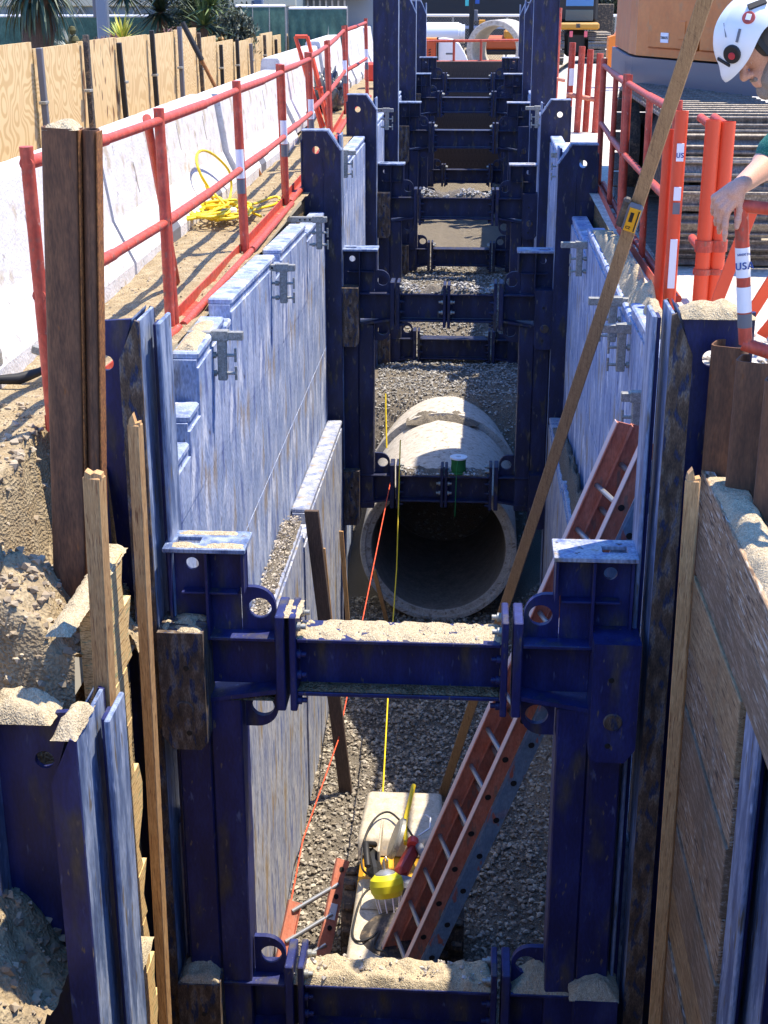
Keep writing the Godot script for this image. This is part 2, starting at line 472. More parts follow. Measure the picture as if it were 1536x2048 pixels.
	M.white = flat(C("ecebe8"), 0.5)
	M.skin = mk([[0.0, C("c08a72")], [0.5, C("cf9c84")], [1.0, C("d8ab94")]], 14.0, 0.55, {"size": 256, "fine": 0.08, "f": 0.03, "seed": 57})
	M.stone = flat(Color.WHITE, 0.9)
	M.stone.vertex_color_use_as_albedo = true
	M.leaf = flat(Color.WHITE, 0.6)
	M.leaf.vertex_color_use_as_albedo = true
	M.leaf.backlight_enabled = true
	M.leaf.backlight = Color(0.06, 0.08, 0.02)
	M.screen = mk([[0.0, C("2f4e44")], [0.5, C("3c5f53")], [1.0, C("4d7263")]], Vector3(0.8, 0.5, 0.8), 0.8, {"size": 256, "fine": 0.15, "f": 0.02, "seed": 58})
	M.label = flat(C("e9e9ec"), 0.5)
	M.print = flat(C("46484e"), 0.6)
	M.printblue = flat(C("2d4a8c"), 0.6)

func words(text: String, size: float, m: Material, parent: Node, xf: Transform3D, called := "lettering") -> void:
	var t := TextMesh.new()
	var f := SystemFont.new()
	f.font_names = PackedStringArray(["Droid Sans"])
	f.font_weight = 700
	t.font = f
	t.text = text
	t.font_size = 32
	t.pixel_size = size / 24.0
	t.depth = 0.002
	var o := MeshInstance3D.new()
	o.name = called
	o.mesh = t
	o.material_override = m
	o.transform = xf
	parent.add_child(o, true)

func smooth(a: float, b: float, x: float) -> float:
	return smoothstep(a, b, x)

# ---------------------------------------------------------------- ground
const FLOOR := -5.6
func bed(z: float) -> float:   # the trench bottom along its length (d metres ahead)
	var d := -z
	var y := -5.86
	for s in [[18.8, 20.3, 1.95], [22.7, 24.2, 0.42], [26.5, 31.0, 0.3]]:
		y += s[2] * smooth(s[0], s[1], d)
	return y

func ground_y(x: float, z: float) -> float:
	var n := gn.get_noise_2d(x * 0.6, z * 0.6) * 0.06 + gn.get_noise_2d(x * 3.0, z * 3.0) * 0.02
	var d := -z
	var y := LEVEL
	if x < 0.0:
		y += 0.45 * smooth(-3.13, -3.53, x)
		y += 0.23 * smooth(19.3, 26.7, d) * smooth(-3.4, -2.95, x)
		y -= 1.0 * smooth(33.0, 56.0, d)
		# the slot dug out behind the lagging beside the nearest posts
		var edge := -2.15 - 0.06 * gn.get_noise_2d(z * 2.0, 5.0) - 0.04 * gn.get_noise_2d(z * 9.0, 8.0) + 0.12 * smooth(6.9, 7.2, d)
		var hollow := smooth(edge - 0.03, edge + 0.06, x) * smooth(7.25, 7.15, d)
		var low := -0.8 - 0.32 * smooth(5.7, 6.6, d) - 0.3 * smooth(-1.95, -1.7, x) - 1.2 * smooth(5.4, 5.18, d) + 0.09 * gn.get_noise_2d(x * 2.5 + 9.0, z * 2.5) + 0.06 * gn.get_noise_2d(x * 7.0, z * 7.0)
		y = lerpf(y, low, hollow)
		n = n * (1.0 + hollow * 0.8)
	else:
		y -= 0.15 * smooth(6.9, 6.75, d) * smooth(1.66, 1.54, x) * smooth(3.6, 4.6, d)
		y -= 1.0 * smooth(33.0, 56.0, d) * smooth(3.0, 1.9, x)
		n *= 0.5 * smooth(14.0, 8.0, d) + 0.15
	return y + n

var gn := FastNoiseLite.new()

func lines(a: Array) -> PackedFloat32Array:
	var out := PackedFloat32Array()
	for s in a:
		var k := int(ceil((s[1] - s[0]) / s[2]))
		for i in k: out.append(s[0] + (s[1] - s[0]) * i / k)
	out.append(a[-1][1])
	return out

func ground() -> void:
	gn = noise(77, 1.0, 4)
	var zs := lines([[-400.0, -60.0, 40.0], [-60.0, -20.0, 1.0], [-20.0, -9.0, 0.25], [-9.0, -7.4, 0.12], [-7.4, -4.0, 0.035], [-4.0, -1.3, 0.2], [-1.3, 9.7, 1.0]])
	var xl := lines([[-300.0, -20.0, 40.0], [-20.0, -4.0, 2.0], [-4.0, -3.5, 0.12], [-3.5, -2.4, 0.05], [-2.4, -1.66, 0.02]])
	var xr := lines([[1.24, 2.0, 0.05], [2.0, 5.0, 0.3], [5.0, 20.0, 2.5], [20.0, 300.0, 40.0]])
	var xm := lines([[-1.86, 1.24, 0.2]])
	var st := sg()
	sheet(st, xl.size() - 1, zs.size() - 1, func(i: int, j: int): return Vector3(xl[i], ground_y(xl[i], zs[j]), zs[j]), func(i: int, j: int): return xl[i + 1] < -1.83 or zs[j] > -6.86)
	structure("ground", st, M.dirt)
	st = sg()
	sheet(st, xr.size() - 1, zs.size() - 1, func(i: int, j: int): return Vector3(xr[i], ground_y(xr[i], zs[j]), zs[j]))
	structure("ground", st, M.pave)
	st = sg()   # beyond the far end of the trench, and under the viewer
	sheet(st, xm.size() - 1, zs.size() - 1, func(i: int, j: int): return Vector3(xm[i], lerpf(ground_y(-1.86, zs[j]), ground_y(1.24, zs[j]), (xm[i] + 1.86) / 3.1), zs[j]), func(i: int, j: int): return zs[j + 1] < -39.5 or zs[j] > -1.31)
	structure("ground", st, M.dirt)
	# soil behind the panels, the two ends and the bottom of the trench
	st = sg()
	sheet(st, 80, 14, func(i: int, j: int): return Vector3((-2.35 if i < 9 else (-1.72 if i < 12 else -1.9)) - 0.01 * gn.get_noise_2d(i * 0.7, j * 0.9), lerpf(-2.4 if i < 9 else (-1.3 if i < 12 else -0.55), -6.6, j / 14.0), lerpf(-1.2, -39.6, i / 80.0)))
	structure("trench_wall", st, M.darkdirt)
	st = sg()
	sheet(st, 80, 14, func(i: int, j: int): return Vector3(1.3 + 0.02 * gn.get_noise_2d(i * 0.7, j * 0.9), lerpf(-0.55, -6.6, j / 14.0), lerpf(-1.2, -39.6, i / 80.0)))
	structure("trench_wall", st, M.darkdirt)
	structure("trench_wall", one_box(Vector3(-0.3, -3.3, -39.7), Vector3(3.2, 6.4, 0.2)), M.darkboard)
	structure("trench_wall", one_box(Vector3(-0.3, -3.35, -1.2), Vector3(3.2, 6.5, 0.2)), M.darkdirt)
	st = sg()
	sheet(st, 36, 460, func(i: int, j: int):
		var x := -1.9 + 3.22 * i / 36.0
		var z := -1.2 - 38.5 * j / 460.0
		var heap := 0.35 * smooth(0.55, 1.0, x) * smooth(11.0, 12.4, -z) * smooth(20.0, 16.0, -z)
		return Vector3(x, bed(z) + heap + 0.05 * gn.get_noise_2d(x * 2.0, z * 2.0) + 0.025 * gn.get_noise_2d(x * 8.0, z * 8.0), z))
	structure("trench_bed", st, M.gravelbed)
	# gravel on the bed where it can be seen, coarser near by
	var gc := [Color(.36, .31, .23), Color(.28, .235, .175), Color(.44, .39, .3), Color(.2, .17, .13), Color(.32, .285, .23)]
	stones("gravel_bed", "loose brown gravel covering the trench bottom in front of the pipe", 21000, 0.02, 0.085, gc, func(r):
		var x: float = r.randf_range(-1.5, 1.0)
		var z: float = -lerpf(8.6, 17.2, pow(r.randf(), 0.9))
		var heap: float = 0.35 * smooth(0.55, 1.0, x) * smooth(11.0, 12.4, -z) * smooth(20.0, 16.0, -z)
		return Vector3(x, bed(z) + heap + 0.05 * gn.get_noise_2d(x * 2.0, z * 2.0) + 0.012, z))
	stones("gravel_backfill", "grey gravel backfill sloping up over the buried pipe", 14000, 0.03, 0.075, [Color(.33, .31, .27), Color(.25, .235, .21), Color(.42, .4, .35)], func(r):
		var x: float = r.randf_range(-1.45, 1.0)
		var z: float = -r.randf_range(18.3, 29.0)
		return Vector3(x, bed(z) + 0.05 * gn.get_noise_2d(x * 2.0, z * 2.0) + 0.015, z))
	var dc := [Color(.34, .27, .18), Color(.28, .22, .145), Color(.4, .33, .23)]
	stones("dirt_clods", "loose dirt clods scattered over the dug-out hollow at left", 2600, 0.01, 0.07, dc, func(r):
		var x: float = r.randf_range(-2.2, -1.68) if r.randf() < 0.75 else r.randf_range(-2.9, -2.2)
		var z: float = -r.randf_range(4.0, 7.2)
		return Vector3(x, ground_y(x, z) + 0.004, z))
	stones("dirt_crumbs", "small dirt crumbs on the walkway between barrier and guardrail", 900, 0.008, 0.04, dc, func(r):
		var x: float = r.randf_range(-2.65, -1.9)
		var z: float = -r.randf_range(7.3, 19.0)
		return Vector3(x, ground_y(x, z) + 0.003, z))

# ---------------------------------------------------------------- slide rails
# side -1: left wall, +1: right wall; built for the left with +x into the trench, mirrored by a half turn
func make_post(top: float, bottom: float, chamfer: float, label: String, x_in: float, z: float, side: int, rusty: bool, reach: float) -> Node3D:
	var t := thing("slide_rail_post", label, "shoring post", Vector3(x_in, 0, z), 0.0 if side < 0 else PI, "blue slide rail posts along the trench")
	var hgt := top - bottom
	var mid := (top + bottom) * 0.5
	var s1 := 1.0 if side < 0 else -1.0   # keeps the front towards the viewer after the turn
	# inner lip, with a recess and a second groove bar
	var st := sg()
	bx(st, Vector3(-0.012, mid - 0.02, -0.06 * s1), Vector3(0.024, hgt - 0.04, 0.26), 0.006)
	obj("inner_lip", st, M.post, t)
	st = sg()
	bx(st, Vector3(-0.038, mid - 0.03, -0.03 * s1), Vector3(0.02, hgt - 0.05, 0.11), 0.004)
	obj("groove_bar", st, M.blue, t)
	if reach < 0.1:
		# flat-fronted post: a plate right across, its inner top corner cut away, a lifting hole near the top
		st = sg()
		var fp := [Vector2(-0.42, top - 0.6), Vector2(-0.0, top - 0.6), Vector2(-0.0, top - chamfer), Vector2(-0.14, top), Vector2(-0.42, top)]
		plate_hole(st, fp, Vector2(-0.27, top - 0.2), 0.042, 0.042, 0.165 * s1, 0.19 * s1)
		bx(st, Vector3(-0.21, (top - 0.6 + bottom) * 0.5, 0.1775 * s1), Vector3(0.42, top - 0.6 - bottom, 0.025), 0.001)
		bx(st, Vector3(-0.43, mid - 0.04, 0.12 * s1), Vector3(0.018, hgt - 0.1, 0.17), 0.003)
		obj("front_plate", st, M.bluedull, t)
		st = sg()
		prism(st, PackedVector2Array([Vector2(-0.006, top - chamfer), Vector2(0.012, top - chamfer), Vector2(-0.128, top + 0.008), Vector2(-0.146, top)]), 0.02 * s1, 0.195 * s1)
		obj("chamfer_plate", st, M.post, t)
		st = sg()
		bx(st, Vector3(-0.28, top + 0.008, 0.1 * s1), Vector3(0.3, 0.016, 0.2), 0.003)
		obj("top_cap", st, M.post, t)
		st = sg()
		bx(st, Vector3(-0.2, mid - 0.04, 0.19 * s1), Vector3(0.014, hgt - 0.5, 0.012), 0.002)
		obj("seam_bar", st, M.bluedull, t)
		return t
	# outer channel: its top cut away at the outer corner, reaching forward past the lip
	for f in [1.0, -1.0]:
		var w1: float = reach if f == s1 else 0.16
		st = sg()
		var poly := PackedVector2Array([Vector2(-0.185, bottom), Vector2(-0.075, bottom), Vector2(-0.075, top - 0.01), Vector2(-0.098, top), Vector2(-0.185, top - chamfer)])
		prism(st, poly, (w1 - 0.02) * f, w1 * f)
		obj("flange", st, M.rustface if rusty else M.blue, t)
		st = sg()
		bx(st, Vector3(-0.084, mid, (w1 - 0.02) * 0.5 * f), Vector3(0.018, hgt - 0.006, w1 - 0.024), 0.003)
		obj("flange_side", st, M.post, t)
		st = sg()
		prism(st, PackedVector2Array([Vector2(-0.004, top - chamfer - 0.01), Vector2(0.004, top - chamfer + 0.006), Vector2(0.066, top + 0.006), Vector2(0.066, top - 0.006)]), 0.0, (w1 - 0.02) * f, Transform3D(Basis.IDENTITY, Vector3(-0.18, 0, 0)))
		obj("chamfer_plate", st, M.post, t)
	st = sg()
	var ty := top - 0.6
	plate_hole(st, [Vector2(-0.5, ty), Vector2(-0.08, ty), Vector2(-0.08, top - 0.03), Vector2(-0.3, top - 0.045), Vector2(-0.5, top - 0.03)], Vector2(-0.3, top - 0.26), 0.04, 0.04, -0.015, 0.015)
	bx(st, Vector3(-0.29, (ty + bottom) * 0.5, 0.0), Vector3(0.42, ty - bottom, 0.03), 0.001)
	bx(st, Vector3(-0.155, mid - 0.05, 0.02 * s1), Vector3(0.02, hgt - chamfer * 2.0, 0.3), 0.004)
	obj("web", st, M.blue, t)
	st = sg()
	var ot := minf(top - 0.05, -0.62)
	bx(st, Vector3(-0.51, (ot + bottom) * 0.5, 0.0), Vector3(0.03, ot - bottom, 0.26), 0.004)
	obj("outer_lip", st, M.post, t)
	return t

func soil_on(x0: float, x1: float, z0: float, z1: float, y: float, h: float, label: String, seed_: int, m: Material = null) -> void:
	var o := obj("soil_crust", crust(x0, x1, z0, z1, y, h, seed_), m if m else M.soil)
	tag(o, label, "soil", "", "stuff")

func posts() -> void:
	var data := [
		[-5.1, -1.43, 1.15, -1.1, -1.08, "nearest left", "soil packed in its cut top", "nearest right", "cut off by the picture's edge"],
		[-6.9, -1.54, 0.86, 0.13, 0.2, "second left", "behind the brown sheet pile, its top bent", "second right", "with a rusty front edge, beside the brown sheet piles"],
		[-16.2, -1.5, 0.89, 0.19, 0.06, "third left", "with a round hole near its chamfered top", "third right", "plain navy, beside the slanting wooden pole"],
		[-21.9, -1.5, 0.93, 0.2, 0.14, "fourth left", "standing just in front of the first tall post", "fourth right", "with a pale round patch near its top"],
		[-26.4, -1.42, 0.93, 2.4, 2.4, "fifth left", "nearest of the tall ones on its side", "fifth right", "the nearest tall one on its side"],
		[-32.3, -1.36, 0.95, 1.5, 1.5, "sixth left", "tall, streaked with brown rust", "sixth right", "tall, second of the right tall ones"],
		[-37.6, -1.33, 0.98, 1.42, 1.38, "farthest left", "by the white machine", "farthest right", "beside the standing concrete pipe ring"]]
	for d in data:
		var bottom := -6.2
		var ch := 0.2 if d[3] < 1.0 else 0.3
		make_post(d[3], bottom, ch, "%s blue slide rail post, %s" % [d[5], d[6]], d[1], d[0], -1, d[0] < -6.0 and d[0] > -7.0, 0.3 if d[0] > -6.0 else (0.2 if d[0] > -7.0 else 0.05))
		make_post(d[4], bottom, ch, "%s blue slide rail post, %s" % [d[7], d[8]], d[2], d[0], 1, d[0] < -6.0 and d[0] > -7.0, 0.3 if d[0] > -6.0 else (0.2 if d[0] > -7.0 else 0.05))
	# lifting hole plates and torn tops
	soil_on(-1.6, -1.5, -5.1, -4.8, -1.105, 0.05, "dirt packed on the top of the nearest left post", 41)
	soil_on(-1.96, -1.66, -5.2, -5.0, -1.15, 0.1, "dirt lump on the web of the nearest left post", 42)

# ---------------------------------------------------------------- strut frames
const DROP := 2.2
func lug_plate(s: float, up: float, y: float) -> SurfaceTool:
	var pts := [Vector2(s * 0.835, y), Vector2(s * 0.835, y + 0.245 * up), Vector2(s * 0.77, y + 0.245 * up)]
	for k in 8:
		var a := PI / 2 * (1.0 - k / 7.0)
		pts.append(Vector2(s * (0.77 - 0.115 * cos(a) * 1.0), y + up * (0.13 + 0.115 * sin(a))))
	pts.append(Vector2(s * 0.655, y))
	var st := sg()
	plate_hole(st, pts, Vector2(s * 0.74, y + up * 0.125), 0.062, 0.058, -0.015, 0.02)
	return st

func make_frame(mid_plate: bool, paint: Material) -> Node3D:
	var t := Node3D.new()
	t.name = "strut_frame"
	var bolt := sg()
	lathe(bolt, [Vector2(0, 0.05), Vector2(0.016, 0.05), Vector2(0.016, 0.024), Vector2(0.027, 0.022), Vector2(0.027, 0.0)], 6)
	var bolt_mesh := bolt.commit()
	for lev in 2:
		var y := -DROP * lev
		# the beam, an I-section
		var st := sg()
		for e in [[0.0], [-0.31]]: bx(st, Vector3(0, y + e[0] - 0.01, 0), Vector3(1.07, 0.022, 0.25), 0.004)
		bx(st, Vector3(0, y - 0.16, 0), Vector3(1.07, 0.29, 0.016), 0.002)
		obj("beam", st, paint, t)
		for s in [-1.0, 1.0]:
			for e in [[0.624, 0.05], [0.556, 0.036]]:
				st = sg()
				bx(st, Vector3(s * e[0], y - 0.145, 0), Vector3(e[1], 0.55, 0.27), 0.006)
				obj("end_plate", st, paint, t)
			for by in [0.06, -0.1, -0.22, -0.37]:
				for bz in [-0.09, 0.095]:
					var b := obj("bolt", bolt_mesh, M.galv if by > 0 else paint, t)
					b.transform = Transform3D(Basis(Vector3(0, 0, 1), PI / 2 * s), Vector3(s * 0.538, y + by, bz))
			# arm between plates and column
			st = sg()
			bx(st, Vector3(s * 0.835, y - 0.01, 0.0), Vector3(0.372, 0.022, 0.25), 0.004)
			prism(st, PackedVector2Array([Vector2(s * 0.65, y - 0.30), Vector2(s * 1.02, y - 0.36), Vector2(s * 1.02, y - 0.385), Vector2(s * 0.65, y - 0.325)]), -0.125, 0.125)
			bx(st, Vector3(s * 0.835, y - 0.17, 0), Vector3(0.37, 0.3, 0.018), 0.002)
			obj("arm", st, paint, t)
			obj("lug", lug_plate(s, 1.0, y + 0.002), paint, t)
			if lev == 0: obj("lug", lug_plate(s, -1.0, y - 0.33), paint, t)
			# roller box in front of the post
			st = sg()
			var p := PackedVector2Array([Vector2(s * 1.005, y + 0.08), Vector2(s * 1.245, y + 0.08), Vector2(s * 1.245, y - 0.52), Vector2(s * 1.19, y - 0.6), Vector2(s * 1.04, y - 0.6), Vector2(s * 1.005, y - 0.56)])
			prism(st, p, -0.02, 0.26)
			var rb := obj("roller_box", st, M.rustface if s < 0 else paint, t)
			for hy in [-0.12, -0.5]:
				st = sg()
				lathe(st, [Vector2(0, 0.004), Vector2(0.014, 0.004), Vector2(0.016, 0.0)], 10, Transform3D(Basis(Vector3.RIGHT, PI / 2), Vector3(s * 1.1, y + hy, 0.26)))
				obj("pin_hole", st, M.black, rb)
			st = sg()
			lathe(st, [Vector2(0, 0.01), Vector2(0.045, 0.01), Vector2(0.05, 0.0)], 18, Transform3D(Basis(Vector3.RIGHT, PI / 2), Vector3(s * 1.12, y - 0.36, 0.26)))
			obj("pin_cap", st, M.rustface, rb)
			# two flat bars welded on the front
			if lev == 0:
				# head block: plate with a round hole, stiffener, slotted cap
				st = sg()
				var hp := [Vector2(s * 1.21, -0.0), Vector2(s * 1.21, 0.475), Vector2(s * 0.8, 0.475), Vector2(s * 0.8, 0.245), Vector2(s * 0.84, 0.245), Vector2(s * 0.84, 0.0)]
				plate_hole(st, hp, Vector2(s * 1.09, 0.375), 0.035, 0.035, 0.0, 0.024)
				obj("head_plate", st, paint, t)
				st = sg()
				bx(st, Vector3(s * 1.0, 0.235, 0.075), Vector3(0.016, 0.47, 0.1), 0.002)
				bx(st, Vector3(s * 0.81, 0.36, 0.075), Vector3(0.016, 0.22, 0.1), 0.002)
				bx(st, Vector3(s * 0.99, 0.236, 0.06), Vector3(0.3, 0.012, 0.07), 0.002)
				bx(st, Vector3(s * 1.2, 0.235, -0.02), Vector3(0.016, 0.47, 0.2), 0.002)
				obj("stiffener", st, paint, t)
				st = sg()
				bx(st, Vector3(s * 1.005, 0.49, 0.095), Vector3(0.43, 0.026, 0.09), 0.004)
				bx(st, Vector3(s * 1.005, 0.49, -0.085), Vector3(0.43, 0.026, 0.09), 0.004)
				bx(st, Vector3(s * 0.915, 0.49, 0.005), Vector3(0.25, 0.025, 0.094), 0.001)
				bx(st, Vector3(s * 1.195, 0.49, 0.005), Vector3(0.05, 0.025, 0.094), 0.001)
				obj("cap_plate", st, M.pale if s > 0 else M.post, t)
		if mid_plate:
			for e in [-0.025, 0.025]:
				st = sg()
				bx(st, Vector3(e, y - 0.145, 0), Vector3(0.034, 0.5, 0.26), 0.006)
				obj("end_plate", st, paint, t)
			for by in [-0.1, -0.22]:
				for s in [-1.0, 1.0]:
					var b := obj("bolt", bolt_mesh, M.galv, t)
					b.transform = Transform3D(Basis(Vector3(0, 0, 1), -PI / 2 * s), Vector3(s * 0.042, y + by, 0.095))
	for s in [-1.0, 1.0]:   # the upright: two channels side by side with a seam between
		var st := sg()
		for e in [[0.928, 0.17], [1.106, 0.176]]: bx(st, Vector3(s * e[0], -1.5, -0.01), Vector3(e[1], 2.26, 0.24), 0.008)
		bx(st, Vector3(s * 1.02, -1.5, -0.01), Vector3(0.1, 2.25, 0.2), 0.002)
		obj("column", st, paint, t)
	return t

func frames() -> void:
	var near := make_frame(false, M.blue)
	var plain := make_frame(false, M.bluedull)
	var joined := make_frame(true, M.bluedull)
	var data := [
		[-6.88, -0.355, -1.57, "nearest navy strut frame, dried dirt on its beam, with bolted end plates and lifting eyes", false],
		[-16.3, -0.31, -1.62, "second navy strut frame, bolted in the middle of its beam, above the open pipe end", true],
		[-22.2, -0.3, -1.32, "third navy strut frame, crushed gravel heaped on its upper beam", false],
		[-27.4, -0.26, -0.78, "fourth navy strut frame, bare upper beam, in front of the tall posts' feet", false],
		[-32.6, -0.25, -0.54, "fifth navy strut frame, small in the distance behind the fourth", false],
		[-36.8, -0.24, -0.37, "farthest navy strut frame, right in front of the white and orange machine", false]]
	for d in data:
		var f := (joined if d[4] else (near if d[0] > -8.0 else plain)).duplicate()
		f.name = "strut_frame"
		add_child(f, true)
		f.position = Vector3(d[1], d[2], d[0])
		tag(f, d[3], "strut frame", "navy strut frames across the trench")
	plain.free()
	near.free()
	joined.free()
	# what lies on them
	soil_on(-0.895, 0.19, -7.0, -6.76, -1.566, 0.016, "dried tan dirt crust along the top of the nearest frame's upper beam", 3)
	soil_on(-0.99, -0.87, -7.0, -6.76, -1.447, 0.01, "dirt on the left end plates of the nearest frame's upper beam", 4)
	soil_on(-1.59, -1.37, -6.86, -6.63, -1.489, 0.018, "dirt on top of the nearest frame's upper left roller box", 5)
	soil_on(-1.56, -1.15, -7.0, -6.94, -1.066, 0.01, "thin dirt on the back of the nearest frame's left cap plate", 6)
	soil_on(-1.54, -1.15, -6.83, -6.75, -1.066, 0.012, "dirt on the front of the nearest frame's left cap plate", 7)
	soil_on(-1.0, 0.2, -7.0, -6.76, -3.766, 0.045, "thick pebbly dirt along the nearest frame's lower beam", 8)
	soil_on(-1.59, -1.37, -6.86, -6.63, -3.689, 0.045, "dirt on the nearest frame's lower left roller box", 9)
	soil_on(0.62, 0.9, -6.9, -6.62, -3.69, 0.055, "tall dirt pile on the nearest frame's lower right roller box", 10)
	soil_on(0.3, 0.64, -7.0, -6.76, -3.766, 0.1, "dirt drifted on the nearest frame's lower right arm", 11)
	soil_on(-1.34, -1.02, -7.0, -6.76, -1.935, 0.012, "thin dirt on the lower flange of the nearest frame's left arm", 12, M.darkdirt)
	soil_on(-0.89, 0.18, -6.87, -6.76, -1.87, 0.006, "dust on the lower flange of the nearest frame's upper beam", 13, M.darkdirt)
	var gc := [Color(.4, .38, .34), Color(.3, .285, .26), Color(.5, .48, .43)]
	for e in [[-16.3, -0.31, -1.62, 420, 0.10, "grey gravel heaped on the second frame's upper beam"], [-16.3, -0.31, -3.82, 380, 0.06, "gravel on the second frame's lower beam, beside the green spool"], [-22.2, -0.3, -1.32, 360, 0.12, "crushed gravel heaped on the third frame's upper beam"]]:
		soil_on(e[1] - 0.52, e[1] + 0.52, e[0] - 0.11, e[0] + 0.11, e[2], e[4] * 0.7, e[5].replace("gravel", "dust and fines under the gravel"), 60 + int(e[4] * 100), M.gravelbed)
		stones("gravel_heap", e[5], e[3], 0.03, 0.07, gc, func(r):
			var u: float = r.randf_range(-0.52, 0.52)
			var v: float = r.randf_range(-0.11, 0.11)
			return Vector3(e[1] + u, e[2] + e[4] * (1.0 - absf(v) * 7.0) * (0.6 + 0.4 * sin(u * 9.0)) + 0.01, e[0] + v))
	stones("dirt_pebbles", "small pebbles and dirt lumps on the nearest frame's lower beam", 260, 0.012, 0.05, [Color(.45, .4, .32), Color(.36, .3, .22), Color(.52, .48, .42)], func(r):
		return Vector3(r.randf_range(-0.98, 0.2), -3.735 + r.randf_range(-0.01, 0.02), r.randf_range(-6.98, -6.78)))
	stones("dirt_pebbles", "small dirt lumps on the nearest frame's upper beam", 130, 0.006, 0.022, [Color(.45, .4, .32), Color(.4, .33, .24)], func(r):
		return Vector3(r.randf_range(-0.88, 0.18), -1.552, r.randf_range(-6.98, -6.78)))

# ---------------------------------------------------------------- shoring panels
# a panel of ribbed steel: face towards the trench, stepped top edge; u runs away from the viewer
func panel(label: String, x_face: float, side: int, z0: float, z1: float, top: Array, bottom: float, m: Material, bands: Array, group: String) -> Node3D:
	var t := thing("shoring_panel", label, "trench panel", Vector3(x_face, 0, z0), 0.0, group)
	var s := 1.0 if side < 0 else -1.0
	var L := z0 - z1
	# the plate, its outline stepped along the top, extruded in x
	var poly := PackedVector2Array([Vector2(0, bottom), Vector2(0, top[0][1])])
	for i in top.size():
		if i > 0: poly.append(Vector2(top[i][0] * L, top[i - 1][2]))
		if i > 0: poly.append(Vector2(top[i][0] * L, top[i][1]))
		var nx: float = (top[i + 1][0] if i + 1 < top.size() else 1.0) * L
		if i + 1 == top.size(): poly.append(Vector2(nx, top[i][2]))
	poly.append(Vector2(L, bottom))
	var xf := Transform3D(Basis(Vector3(0, 0, -1), Vector3(0, 1, 0), Vector3(1, 0, 0)), Vector3.ZERO)
	var st := sg()
	prism(st, poly, -s * 0.012, -s * 0.16, xf)
	obj("core", st, m, t)
	# skin plates between the welded seams, a few millimetres uneven
	var ys := [bottom]
	ys.append_array(bands)
	for k in ys.size():
		var y0: float = ys[k] + 0.002
		var last := k == ys.size() - 1
		st = sg()
		if last:
			for i in top.size():
				var a: float = top[i][0] * L + 0.004
				var b: float = (top[i + 1][0] if i + 1 < top.size() else 1.0) * L - 0.004
				prism(st, PackedVector2Array([Vector2(a, y0), Vector2(a, top[i][1] - 0.05), Vector2(b, top[i][2] - 0.05), Vector2(b, y0)]), -s * 0.012, s * rng.randf_range(0.0, 0.004), xf)
		else:
			prism(st, PackedVector2Array([Vector2(0.004, y0), Vector2(0.004, ys[k + 1] - 0.002), Vector2(L - 0.004, ys[k + 1] - 0.002), Vector2(L - 0.004, y0)]), -s * 0.012, s * rng.randf_range(-0.002, 0.003), xf)
		obj("skin_plate", st, m, t)
	# top rail along each step
	for i in top.size():
		st = sg()
		var a: float = top[i][0] * L + 0.02
		var b: float = (top[i + 1][0] if i + 1 < top.size() else 1.0) * L - 0.02
		bar(st, Vector3(-s * 0.085, top[i][1] + 0.02, -a), Vector3(-s * 0.085, top[i][2] + 0.02, -b), 0.17, 0.05, Vector3(1, 0, 0), 0.012)
		obj("top_rail", st, m, t)
	return t

